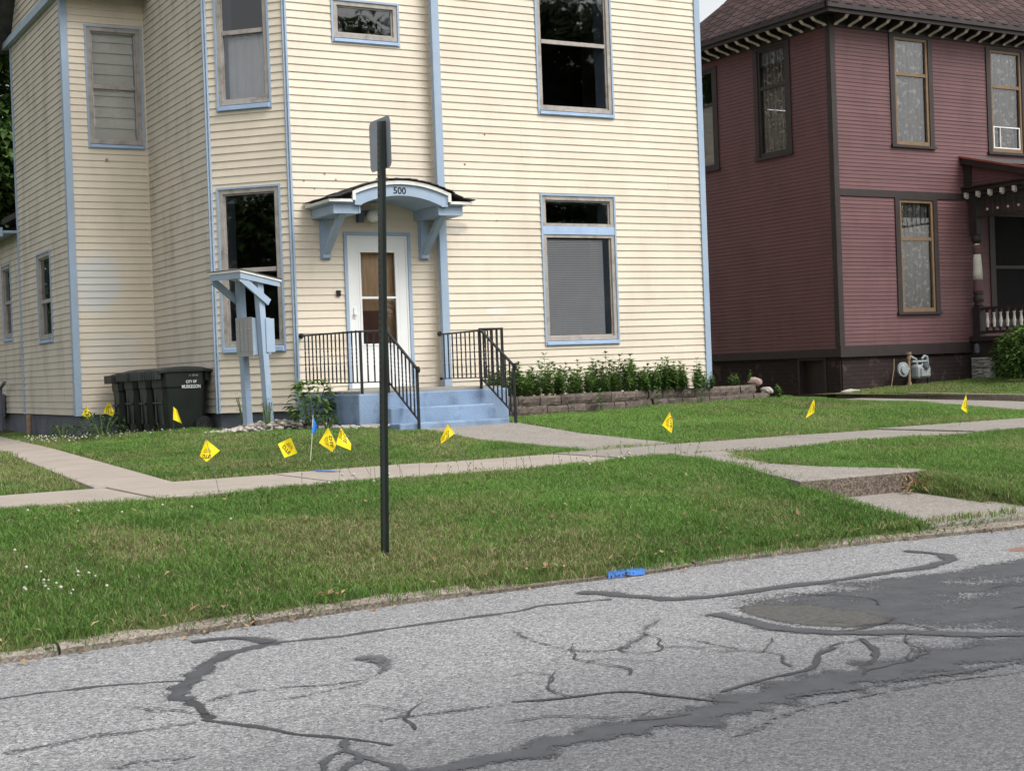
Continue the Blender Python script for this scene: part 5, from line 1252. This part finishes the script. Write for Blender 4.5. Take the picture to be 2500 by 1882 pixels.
for i in range(2):
    b = MB(); F = fP; z0 = .73 + i * .215; vs = []; n = 7
    for jx in range(n + 1):
        for jz in range(n + 1):
            ed = min(jx, jz, n - jx, n - jz); vs.append(F(.03 + .46 * jx / n, .02 + (random.uniform(.0, .035) if ed > 0 else 0), z0 + .205 * jz / n))
    b.add(vs, [(i_ * (n + 1) + k_, (i_ + 1) * (n + 1) + k_, (i_ + 1) * (n + 1) + k_ + 1, i_ * (n + 1) + k_ + 1) for i_ in range(n) for k_ in range(n)])
    b.fbox(F, .03, .49, -.20, .019, z0, z0 + .205); b.build('pier_block', 'block_grey', pp)
b = MB(); b.fbox(fP, .01, .51, -.2, .03, .60, .73); b.build('pier_base', 'block_grey', pp)
cpx, cpy = PX + .085, -.165
def plathe(prof, mat, name):
    b = MB(); b.lathe(prof, tuple(pw(cpx, cpy, 0)), 20); return b.build(name, mat, pp, smooth=True)
b = MB(); c = pw(cpx, cpy, 0); F2 = frame(c, PEX, -PEY)
b.fbox(F2, -.085, .085, -.085, .085, 1.55, 2.13); b.build('post', 'brown', pp); b = MB(); b.fbox(F2, -.085, .085, -.085, .085, 3.50, 4.26); b.build('post', 'brown', pp)
plathe([(.085, 2.13), (.095, 2.16), (.075, 2.19), (.10, 2.23), (.105, 2.29), (.095, 2.33), (.075, 2.345), (.098, 2.37), (.098, 2.41)], 'brown', 'turned_base')
plathe([(.092, 2.41), (.10, 2.43), (.092, 2.455), (.10, 2.475), (.09, 2.50), (.098, 2.52), (.088, 2.545), (.095, 2.565), (.085, 2.59), (.092, 2.62), (.088, 2.64)], 'plum', 'turned_rings')
plathe([(.092, 2.641), (.088, 2.80), (.078, 3.0), (.068, 3.13)], 'cornice_white', 'turned_shaft')
plathe([(.07, 3.131), (.085, 3.17), (.075, 3.20), (.095, 3.24), (.09, 3.28), (.06, 3.30)], 'plum', 'turned_rings')
plathe([(.055, 3.301), (.055, 3.335)], 'cornice_white', 'turned_neck')
plathe([(.06, 3.336), (.095, 3.39), (.10, 3.44), (.085, 3.46), (.10, 3.50)], 'brown', 'turned_cap')
for (qx, qy) in ((cpx, -2.42), (6.9, -2.42), (6.9, -.17)):
    b = MB(); F3 = frame(pw(qx, qy, 0), PEX, -PEY); b.fbox(F3, -.08, .08, -.08, .08, 1.55, 4.26); b.build('post', 'brown', pp)
b = MB(); b.fbox(fP, .25, 2.5, -.12, -.04, 2.06, 2.11); b.build('top_rail', 'brown', pp); b = MB(); b.fbox(fP, .25, 2.5, -.11, -.05, 1.60, 1.655); b.build('bottom_rail', 'brown', pp)
bb_ = MB(); bb_.lathe([(.020, 1.655), (.020, 1.73), (.028, 1.745), (.020, 1.76), (.03, 1.80), (.034, 1.83), (.022, 1.90), (.018, 1.965), (.030, 1.985), (.022, 2.0)], (0, 0, 0), 10); bme = bb_.mesh('baluster', 'cornice_white', smooth=True)
be = MB(); be.box(-.026, .026, -.026, .026, 1.656, 1.72); eme = be.mesh('baluster_block', 'brown'); be = MB(); be.box(-.026, .026, -.026, .026, 2.0, 2.06); eme2 = be.mesh('baluster_block', 'brown')
for i in range(13):
    p = fP(.37 + .158 * i, -.08, 0)
    for nm, mm in (('baluster', bme), ('baluster_block', eme), ('baluster_block', eme2)):
        o = bpy.data.objects.new(nm, mm); COL.objects.link(o); o.parent = pp; o.matrix_parent_inverse = Matrix.Translation(-Vector(BASE[pp.name])); o.location = p
b = MB(); b.fbox(fP, .2, 2.5, -.10, -.06, 3.82, 3.86); b.fbox(fP, .2, 2.5, -.10, -.06, 4.18, 4.24); b.build('frieze_rail', 'brown', pp)
sm = MB(); sm.tube([(0, 0, 3.86), (0, 0, 4.18)], .009, 6); sm.lathe([(.004, 4.06), (.017, 4.08), (.004, 4.10)], (0, 0, 0), 8); sme = sm.mesh('spindle', 'brown')
sw = MB(); sw.lathe([(.004, 3.935), (.022, 3.955), (.024, 3.965), (.022, 3.975), (.004, 3.995)], (0, 0, 0), 10); swe = sw.mesh('spindle_bead', 'cornice_white', smooth=True)
for i in range(18):
    p = fP(.33 + .122 * i, -.08, 0)
    for nm, mm in (('spindle', sme),) + ((('spindle_bead', swe),) if i % 2 else ()):
        o = bpy.data.objects.new(nm, mm); COL.objects.link(o); o.parent = pp; o.matrix_parent_inverse = Matrix.Translation(-Vector(BASE[pp.name])); o.location = p
b = MB(); b.fbox(fP, -.0, 2.7, -.20, .0, 4.245, 4.32); b.fbox(fP, -.0, 2.75, -.2, .08, 4.321, 4.40); b.fbox(fP, -.0, 2.8, -.2, .14, 4.401, 4.43); b.build('entablature', 'brown', pp)
for i in range(9):
    b = MB(); s_ = -.0 + .285 * i + .03; b.fbox(fP, s_, s_ + .06, .001, .075, 4.225, 4.32); b.fbox(fP, s_ + .01, s_ + .05, .001, .05, 4.20, 4.2245); b.build('dentil', 'cornice_white', pp)
# triangular side panel, sloped roof, drip edge
def slope(y): return 5.04 - .262 * (y + .1)
b = MB()
for i in range(9):
    z = 4.43 + i * .0697; ymax = (5.04 - .14 - z) / .262
    if ymax > .35: add_board(b, fP, .18, min(2.7, ymax), z, z + .0697, z, .0697, .011, .002, .001)
b.build('gable_boards', 'plum', pp, fix=False)
b = MB(); b.fbox(fP, 0, .18, -.05, .04, 4.43, 4.97); b.extr([fP(0, -.02, 4.43), fP(2.7, -.02, 4.43), fP(2.7, -.02, slope(2.7) - .05), fP(0, -.02, slope(0) - .05)], PEX * .02); b.build('gable_panel', 'brown', pp)
b = MB(); b.extr([fP(-.0, .13, slope(0) - .13), fP(2.9, .13, slope(2.9) - .13), fP(2.9, .13, slope(2.9) - .02), fP(-.0, .13, slope(0) - .02)], PEX * .06); b.extr([fP(-.0, .07, slope(0) - .06), fP(2.9, .07, slope(2.9) - .06), fP(2.9, .07, slope(2.9) - .02), fP(-.0, .07, slope(0) - .02)], PEX * 3.6); b.build('roof', 'brown', pp)
b = MB(); b.extr([fP(-.0, .16, slope(0) - .018), fP(2.95, .16, slope(2.95) - .018), fP(2.95, .16, slope(2.95) + .02), fP(-.0, .16, slope(0) + .02)], PEX * .05); b.build('drip_edge', 'rust_edge', pp)
b = MB(); b.extr([fP(-.0, .10, slope(0) - .015), fP(2.95, .10, slope(2.95) - .015), fP(2.95, .10, slope(2.95) + .012), fP(-.0, .10, slope(0) + .012)], PEX * 3.6); b.build('roofing', 'shingle_dark', pp)
b = MB(); b.fbox(fP, .15, .23, .001, .06, 1.24, 1.40); b.fbox(fP, .17, .21, .001, .045, 1.22, 1.42); b.build('outlet_box', 'found_grey', pp, bevel=.008)

# gas meter in front of the plum house
gm = thing('gas_meter', 'grey gas meter with round regulator and pipes at the brick foundation', 'meter', tuple(pF(1.6, .2, .6)))
b = MB(); b.fbox(pF, 1.62, 1.96, .10, .32, .80, 1.06); b.build('meter_body', 'meter', gm, bevel=.05)
b = MB(); b.fbox(pF, 1.68, 1.92, .321, .345, .84, 1.0); b.build('face_plate', 'meter', gm, bevel=.02)
b = MB(); b.disc(pF(1.80, .35, 1.03), tuple(pF.n), .06, .05, 16); b.disc(pF(1.80, .38, 1.03), tuple(pF.n), .04, .02, 16); b.build('dial', 'found_grey', gm)
b = MB(); b.disc(pF(1.33, .22, .985), tuple(pF.n), .135, .04, 24); b.disc(pF(1.33, .25, .985), tuple(pF.n), .08, .05, 20); b.tube([pF(1.33, .20, .985), pF(1.5, .20, .985)], .03, 10); b.build('regulator', 'meter', gm, smooth=False)
b = MB(); b.tube([pF(1.53, .18, .5), pF(1.53, .18, 1.30)], .026, 10); b.tube([pF(1.53, .18, .60), pF(1.53, .18, .74)], .042, 10); b.tube([pF(1.53, .18, 1.16), pF(1.53, .18, 1.22)], .038, 10); b.tube([pF(1.53, .18, 1.26), pF(1.53, .18, 1.30)], .055, 10); b.build('riser_pipe', 'pipe_rust', gm)
b = MB(); b.tube([pF(1.53, .18, 1.24), pF(1.70, .2, 1.16), pF(1.72, .2, 1.05)], .024, 10); b.tube([pF(1.86, .2, 1.05), pF(1.86, .2, 1.17), pF(1.92, .2, 1.22), pF(1.99, .2, 1.20), pF(2.0, .2, 1.10), pF(2.0, .2, .9)], .024, 10); b.tube([pF(1.6, .2, 1.12), pF(1.98, .2, 1.12)], .02, 8); b.build('inlet_pipe', 'meter', gm)
b = MB(); b.tube([pF(2.0, .2, .9), pF(2.0, .2, .5)], .024, 10); b.build('outlet_pipe', 'iron', gm)
b = MB(); b.tube([pF(.98, .25, .66), pF(1.12, .2, 1.0), pF(1.18, .15, 1.18)], .008, 6); tag(b.build('bent_rod', 'pipe_rust'), 'thin bent rod leaning on the bricks left of the gas meter', 'rod')

# raised lawn strip of the plum house with its concrete edging
YD = [(18.06, 20.35), (17.98, 18.5), (17.86, 15.6), (17.8, 13.3)]
b = MB()
for (x0, y0), (x1, y1) in zip(YD, YD[1:]):
    b.hexa([(x0, y0, .3), (x1, y1, .3), (x1 + .14, y1, .3), (x0 + .14, y0, .3), (x0, y0, .615), (x1, y1, .575), (x1 + .14, y1, .575), (x0 + .14, y0, .615)])
ko = b.build('edging', 'curb', bevel=.01); tag(ko, 'low weathered concrete edging along the plum house lawn', 'edging')
def yz(x, y): return .60 + .035 * np.clip(x - 18.1, 0, 4) - .012 * np.clip(20 - y, 0, 8)
gx_ = np.arange(17.9, 31, .4); gy_ = np.arange(13.2, 21.2, .4); X_, Y_ = np.meshgrid(gx_, gy_); Z_ = yz(X_, Y_); nn_ = len(gx_)
me = bpy.data.meshes.new('raised_ground'); me.from_pydata(np.stack([X_.ravel(), Y_.ravel(), Z_.ravel()], 1).tolist(), [], [(j * nn_ + i, j * nn_ + i + 1, (j + 1) * nn_ + i + 1, (j + 1) * nn_ + i) for j in range(len(gy_) - 1) for i in range(nn_ - 1)]); me.materials.append(M['ground']); struct(link('raised_ground', me))
tag(stone('broken_concrete', (18.25, 20.15, .63), .20, .10, .05, 'rock', seed=8), 'broken pale concrete chunk at the end of the edging', 'rubble', )
shrub('porch_bush', 'rounded green bush in front of the plum house porch', 'bush', 21.42, 18.5, .66, 1700, .95, 1.02, .14, .08, 'leaf_bush', 41, low=.12)

# ------------------------------------------------------------------ trees
def tree(label, x, y, z, h, crown_r, seed, nl=9000, leaf=.16, lobes=16, low=.25):
    rr = random.Random(seed); t = thing('broadleaf_tree', label, 'tree', (x, y, z)); tb = MB(); lb = LB()
    tb.tube([(x, y, z - .2), (x + .05, y, z + h * .3), (x - .05, y + .1, z + h * .6), (x, y, z + h * .85)], [.26, .2, .12, .04], 9)
    cs = []
    for i in range(lobes):
        g = rr.uniform(0, 6.283); q = rr.random() ** .6 * crown_r * .75; zz = z + h * (low + (1 - low - .08) * rr.random()); k = 1 - abs((zz - z) / h - .6) * .9
        c = Vector((x + q * k * math.cos(g), y + q * k * math.sin(g), zz)); cs.append((c, crown_r * rr.uniform(.28, .5)))
        tb.tube([(x, y, z + h * (low * .6 + .25 * rr.random())), tuple(c.lerp(Vector((x, y, zz - .6)), .5)), tuple(c)], [.09, .05, .02], 6)
    for i in range(nl):
        c, rad = cs[i % lobes]; v = Vector((rr.gauss(0, 1), rr.gauss(0, 1), rr.gauss(0, 1))).normalized() * rad * (.55 + .5 * rr.random())
        p = c + Vector((v.x, v.y, v.z * .8)); dv = Vector((v.x + rr.uniform(-.4, .4), v.y + rr.uniform(-.4, .4), rr.uniform(-.5, .3)))
        lb.leaf(p, dv, leaf * rr.uniform(.7, 1.3), leaf * .6 * rr.uniform(.7, 1.2), rr.random(), .3)
    lb.build('crown', 'leaf_tree', t); tb.build('trunk', 'bark', t, smooth=True, fix=False); return t
tree('dark leafy tree behind the left end of the cream house', 5.2, 34.5, .5, 12, 3.8, 51, 42000, .26, 60, .04)
tree('leafy tree in the neighbouring yard at the far left', 3.4, 38, .5, 12, 4.2, 52, 16000, .34, 40, .04)
tree('street tree across the road on the right, mirrored in the facade windows', 28, -12, .1, 17, 6.5, 53, 24000, .42, 44, .05)
tree('street tree across the road, second from the right', 20, -14, .1, 15, 5.5, 54, 20000, .42, 38, .05)
tree('street tree across the road behind the viewer', 9, -15, .1, 13, 5, 55, 12000, .40, 26, .10)
tree('tree down the street on the left, mirrored in the corner windows', -22, 9.0, .1, 9.5, 4.6, 56, 9000, .3, 22, .1)

# ------------------------------------------------------------------ grass (one mesh of blades per lawn)
def vnoise(x, y, s_, seed):
    rg = np.random.default_rng(seed); T = rg.random((64, 64)); X = x * s_; Y = y * s_; i = np.floor(X).astype(int); j = np.floor(Y).astype(int); fx = X - i; fy = Y - j
    fx = fx * fx * (3 - 2 * fx); fy = fy * fy * (3 - 2 * fy); g = lambda a, c: T[a % 64, c % 64]
    return (g(i, j) * (1 - fx) + g(i + 1, j) * fx) * (1 - fy) + (g(i, j + 1) * (1 - fx) + g(i + 1, j + 1) * fx) * fy
def sample(poly, dens, jit=.04):
    p = np.array(poly); x0, y0 = p.min(0); x1, y1 = p.max(0); n = int((x1 - x0) * (y1 - y0) * dens)
    x = RNG.uniform(x0, x1, n); y = RNG.uniform(y0, y1, n); k = inpoly(x + RNG.normal(0, jit, n), y + RNG.normal(0, jit, n), poly); return x[k], y[k]
def grass(name, label, polys, dens, h, w, dry, seed, zf=None, dark=0.0, extra=None):
    xs_, ys_, hs_ = [], [], []
    for poly in polys:
        x, y = sample(poly, dens); xs_.append(x); ys_.append(y); hs_.append(np.ones(len(x)))
    for (poly, dd, hk) in (extra or []):
        x, y = sample(poly, dd, .05); xs_.append(x); ys_.append(y); hs_.append(np.full(len(x), hk))
    x = np.concatenate(xs_); y = np.concatenate(ys_); hk = np.concatenate(hs_); n = len(x)
    clump = vnoise(x, y, 3.0, seed) * .6 + vnoise(x, y, 9.0, seed + 1) * .4
    keep = (RNG.random(n) < .45 + .8 * clump); x, y, hk, clump = x[keep], y[keep], hk[keep], clump[keep]; n = len(x)
    z = (zf or G)(x, y) - .005
    H = h * hk * (.45 + .75 * clump + .35 * RNG.random(n)); Wd = w * RNG.uniform(.7, 1.3, n)
    az = RNG.uniform(0, 2 * np.pi, n); lean = RNG.uniform(.2, 1.25, n) * (.6 + .8 * (1 - clump)); ax, ay = np.cos(az), np.sin(az)
    tx = RNG.uniform(0, 2 * np.pi, n); sx_, sy_ = np.cos(tx) * Wd / 2, np.sin(tx) * Wd / 2
    V = np.empty((n, 5, 3))
    V[:, 0] = np.stack([x - sx_, y - sy_, z], 1); V[:, 1] = np.stack([x + sx_, y + sy_, z], 1)
    mx_, my_, mz = x + ax * H * lean * .35, y + ay * H * lean * .35, z + H * .6
    V[:, 2] = np.stack([mx_ - sx_ * .8, my_ - sy_ * .8, mz], 1); V[:, 3] = np.stack([mx_ + sx_ * .8, my_ + sy_ * .8, mz], 1)
    V[:, 4] = np.stack([x + ax * H * lean, y + ay * H * lean, z + H * (1 - .25 * lean)], 1)
    I = np.arange(n)[:, None] * 5
    loops = np.concatenate([I + np.array([[0, 1, 3, 2]]), I + np.array([[2, 3, 4]])], 1).astype(np.int32).ravel()
    st_ = (np.arange(n)[:, None] * 7 + np.array([[0, 4]])).astype(np.int32).ravel()
    me = bpy.data.meshes.new(name); me.vertices.add(5 * n); me.vertices.foreach_set('co', V.astype(np.float32).ravel())
    me.loops.add(7 * n); me.loops.foreach_set('vertex_index', loops); me.polygons.add(2 * n); me.polygons.foreach_set('loop_start', st_)
    me.update(calc_edges=True)
    big = vnoise(x, y, .9, seed + 5) * .55 + vnoise(x, y, 2.6, seed + 6) * .45; dryness = np.clip(big * 2.3 - .95 + dry, 0, 1) * .85
    rn = RNG.random(n); isdry = RNG.random(n) < dryness * .5 + .05
    cA = np.array([.044, .095, .018]); cB = np.array([.152, .285, .058]); cD = np.array([.36, .31, .17]); cY = np.array([.24, .28, .085])
    mixv = np.clip(.55 * rn + .35 * clump + .1 - dark, 0, 1)[:, None]
    c = cA * (1 - mixv) + cB * mixv; c = c * (1 - (dryness * .45)[:, None]) + cY * (dryness * .45)[:, None]
    lum = .62 + .75 * (vnoise(x, y, .55, seed + 8) * .5 + vnoise(x, y, 1.7, seed + 9) * .3 + vnoise(x, y, 5.0, seed + 10) * .2); c = c * (lum * 1.12)[:, None]
    c = np.where(isdry[:, None], cD * RNG.uniform(.55, 1.1, (n, 1)), c)
    C4 = np.ones((n, 5, 4), np.float32); C4[:, :, :3] = c[:, None, :]
    at = me.color_attributes.new('Col', 'FLOAT_COLOR', 'POINT'); at.data.foreach_set('color', C4.ravel())
    me.materials.append(M['grass']); o = stuff(link(name, me)); o['label'] = label; o['category'] = 'grass'
    return o
def ln(f, a, c, n, off=0): return [(float(x), float(f(x)) + off) for x in np.linspace(a, c, n)]
T1 = ln(curbY, -.4, 7.42, 16, .11) + [(7.50, 7.6), (7.56, 8.4), (7.58, 8.95), (7.85, 10.5)] + ln(nearY, 7.9, -.4, 10, -.01)
T1e = ln(curbY, -.4, 7.5, 14, .045) + ln(curbY, 7.5, -.4, 14, .28)
T1m = ln(curbY, 3.2, 6.9, 9, .0) + ln(curbY, 6.9, 3.2, 9, .2)
T1s = [(7.50, 7.5), (7.58, 8.5), (7.6, 9.2), (7.9, 10.7), (7.6, 10.7), (7.25, 8.9), (6.9, 7.6)]
TUFT = []
for _ in range(34):
    cx0, cy0, r0_ = random.uniform(1.6, 7.3), random.uniform(7.8, 10.6), random.uniform(.06, .16)
    TUFT.append(([(cx0 + r0_ * math.cos(a) * random.uniform(.7, 1.3), cy0 + r0_ * math.sin(a)) for a in np.arange(0, 6.28, .8)], 5000, random.uniform(1.5, 2.1)))
grass('terrace_grass', 'mown grass verge between road and sidewalk, around the sign post', [T1], 8000, .046, .0048, .0, 100, zf=lambda a, c: np.maximum(G(a, c), .03), extra=[(T1e, 5200, 1.2), (T1m, 4200, 1.35), (T1s, 5000, 1.5), *TUFT, (ln(nearY, 0, 7.9, 8, -.14) + ln(nearY, 7.9, 0, 8, .015), 3800, 1.15)])
grass('terrace_grass', 'grass verge continuing beyond the left edge of the view', [ln(curbY, -5, -.4, 6, .11) + ln(nearY, -.4, -5, 6, -.01)], 2600, .05, .007, .05, 150)
T2 = [(8.80, 7.55), (8.78, 8.75), (8.80, 8.98), (8.25, 9.65), (8.1, 10.45), (8.45, 11.0)] + ln(nearY, 8.6, 16, 8, -.01) + [(16, 7.7)] + ln(curbY, 15.9, 8.35, 8, .14)
grass('terrace_grass', 'lighter grass verge right of the concrete step', [T2], 5600, .046, .0052, .08, 200, extra=[([(8.74, 7.5), (8.74, 9.0), (8.2, 9.7), (8.1, 10.5), (8.7, 11.1), (8.9, 10.6), (8.6, 9.9), (9.1, 9.0), (9.0, 7.6)], 3500, 1.3), (ln(curbY, 7.2, 9.0, 5, .13) + ln(curbY, 9.0, 7.2, 5, .24), 2500, 1.2)])
Y1 = [(3.6, 12.32)] + ln(farY, 3.7, 7.9, 6, .02) + [(7.66, 14.4), (7.52, 15.75), (7.3, 15.78), (7.3, 16.2), (6.9, 16.15), (6.6, 17.3), (5.9, 17.55), (6.0, 19.3), (5.4, 19.3), (4.7, 21.2), (4.9, 24), (5.0, 26), (4.6, 26), (4.08, 19), (3.75, 15)]
grass('terrace_grass', 'grass bank along the right side of the lower slab', [[(8.66, 7.5), (8.95, 7.5), (8.95, 8.92), (8.61, 8.92), (8.61, 8.1)]], 8000, .06, .006, .1, 250, zf=lambda a, c: (lambda t: (.035 + .08 * np.clip((c - 7.5) / 1.4, 0, 1)) * (1 - t) + t * G(a, c, False))(np.clip((a - np.where(c > 8.1, 8.60, 8.72)) / .12, 0, 1)))
grass('front_lawn_grass', 'front lawn grass left of the front walk', [Y1], 4600, .046, .0055, .0, 300, extra=[(ln(farY, 3.6, 8, 6, -.02) + ln(farY, 8, 3.6, 6, .18), 3500, 1.2), ([(4.6, 21.5), (6.0, 19.2), (5.9, 17.9), (5.6, 17.8), (5.2, 19.2), (4.3, 21.2)], 2500, 1.8)])
Y2 = [(9.0, 12.82)] + ln(farY, 9.1, 15.6, 7, .02) + [(16.3, 16.2), (16.9, 19.3), (17.6, 20.6), (17.9, 21.5), (14.6, 19.5), (14.3, 17.6), (12.7, 17.52), (12.0, 17.43), (11.3, 17.18), (10.6, 17.02), (9.3, 17.1), (9.2, 16.4), (8.96, 15.9), (9.0, 14.4)]
grass('front_lawn_grass', 'bright front lawn grass below the block wall', [Y2], 4000, .048, .006, -.02, 400, dark=-.16, extra=[([(9.3, 17.15), (10.6, 17.07), (11.3, 17.23), (12, 17.48), (14.3, 17.65), (14.3, 17.55), (12, 17.38), (11.3, 17.13), (10.6, 16.97), (9.3, 17.0)], 1500, 1.3), (ln(farY, 9, 15.6, 7, -.03) + ln(farY, 15.6, 9, 7, .14), 3000, 1.25)])
Y0 = ln(farY, -4, 2.86, 6, .02) + [(3.1, 15), (3.45, 19), (3.9, 25), (0, 25), (-4, 18)]
grass('side_lawn_grass', 'dry patch of lawn left of the side path', [Y0], 2300, .05, .0055, .35, 500)
Y3 = [(18.15, 20.3), (17.98, 15.6), (18.0, 13.4), (24, 13.4), (24, 20.4), (21.6, 20.5), (18.3, 20.42)]
grass('side_lawn_grass', 'grass on the raised strip before the plum house', [Y3], 2300, .055, .007, .0, 600, zf=yz)

JW = [[(7.9, 12.5), (9.1, 12.72), (9.15, 12.86), (8.6, 12.80), (7.9, 12.66)], [(8.0, 11.08), (8.9, 11.14), (8.95, 11.26), (8.0, 11.2)], [(7.6, 10.02), (8.2, 10.0), (8.2, 10.1), (7.7, 10.1)], ln(farY, 3.6, 7.9, 6, -.05) + ln(farY, 7.9, 3.6, 6, .05), ln(farY, 9.0, 15.4, 6, -.05) + ln(farY, 15.4, 9.0, 6, .05), [(7.0, 7.48), (8.3, 7.46), (8.35, 7.6), (7.0, 7.62)]]
grass('joint_weeds', 'dry grass and weeds in the sidewalk joints', JW, 2300, .05, .006, .7, 700, zf=lambda a, c: np.maximum(G(a, c), np.where(c > 10.5, .40, .09)))
# tall seed stalks and clover blooms, leaf litter
b = MB(); rr = random.Random(61)
for i in range(70):
    if i < 40: x = rr.uniform(4.0, 8.3); y = float(nearY(x)) - rr.uniform(.0, .18)
    elif i < 50: x = rr.uniform(7.2, 7.7); y = rr.uniform(8.2, 9.6)
    else: x = rr.uniform(4.6, 6.2); y = rr.uniform(19, 21)
    g = gz(x, y); hh = rr.uniform(.08, .20); dx, dy = rr.uniform(-.05, .05), rr.uniform(-.05, .05)
    b.tube([(x, y, g), (x + dx * .4, y + dy * .4, g + hh * .6), (x + dx, y + dy, g + hh)], [.0016, .0014, .001], 4, False); b.tube([(x + dx * .9, y + dy * .9, g + hh * .85), (x + dx, y + dy, g + hh)], [.004, .002], 4)
o = stuff(b.build('seed_stalks', 'stem', fix=False)); o['label'] = 'thin grass seed stalks standing along the sidewalk edge'; o['category'] = 'grass'
b = MB(); rr = random.Random(62)
def bloom(x, y, rad, up):
    g = gz(x, y) + up; b.add([(x + v.x * rad, y + v.y * rad, g + v.z * rad) for v in iv], ifc)
for i in range(150): x = rr.uniform(4.15, 5.6); y = 22.0 - (x - 4.1) * .9 - abs(rr.gauss(0, .9)); bloom(x, y, rr.uniform(.008, .015), rr.uniform(.05, .09))
for i in range(20): x = 1.65 + rr.gauss(0, .14); y = 7.78 + rr.gauss(0, .16); bloom(x, y, rr.uniform(.006, .011), rr.uniform(.06, .10))
for i in range(26): x = rr.uniform(4.2, 7.4); y = float(nearY(x)) - rr.uniform(.05, .4); bloom(x, y, rr.uniform(.009, .014), rr.uniform(.05, .08))
for i in range(8): bloom(rr.uniform(1.5, 3.2), rr.uniform(8.5, 10.3), .010, .06)
o = stuff(b.build('clover_blooms', 'clover', smooth=True, fix=False)); o['label'] = 'small white clover blooms scattered in the grass'; o['category'] = 'clover'
lb = LB(); rr = random.Random(63)
for i in range(170):
    x = rr.uniform(.8, 8.4)
    if i < 110: y = float(curbY(x)) + rr.uniform(-.10, .16); g = .012 + (.085 if y > curbY(x) else 0)
    else: y = rr.uniform(7.7, 10.6); g = gz(x, y) + .035
    a = rr.uniform(0, 6.28); lb.leaf((x, y, g), (math.cos(a), math.sin(a), rr.uniform(0, .5)), rr.uniform(.03, .075), rr.uniform(.015, .035), rr.random(), rr.uniform(-.3, .5))
M['leaf_dry'] = leaf_mat('fallen leaf', (.17, .085, .04), (.42, .30, .17), .1)
o = stuff(lb.build('fallen_leaves', 'leaf_dry')); o['label'] = 'dry fallen leaves along the curb and in the grass'; o['category'] = 'leaves'
lb = LB(); rr = random.Random(64)
for i in range(46):
    a = rr.uniform(0, 6.28); q = rr.random() * .10; lb.leaf((8.62 + q * math.cos(a) * 1.6, 8.78 + q * math.sin(a) * .8, .17 + rr.random() * .07), (math.cos(a), math.sin(a) * .6, rr.uniform(-.2, .8)), rr.uniform(.06, .14), rr.uniform(.015, .03), rr.random(), rr.uniform(-.5, .6))
tag(lb.build('dried_plant_debris', 'leaf_dry'), 'clump of dry brown leaves lying at the right end of the concrete step', 'debris')
lb = LB(); rr = random.Random(65)
for i in range(420):
    x = rr.uniform(.8, 8.0); y = float(curbY(x)) + rr.uniform(-.02, .14); g = .03 + rr.random() * .05; a = rr.uniform(0, 6.28)
    if vnoise(np.array([x]), np.array([y]), 2.0, 9)[0] < .5: continue
    lb.leaf((x, y, g), (math.cos(a), math.sin(a), rr.uniform(.1, 1)), rr.uniform(.04, .10), rr.uniform(.006, .02), rr.random(), .3)
o = stuff(lb.build('gutter_weeds', 'leaf_weed')); o['label'] = 'little weeds growing over the old curb'; o['category'] = 'weeds'
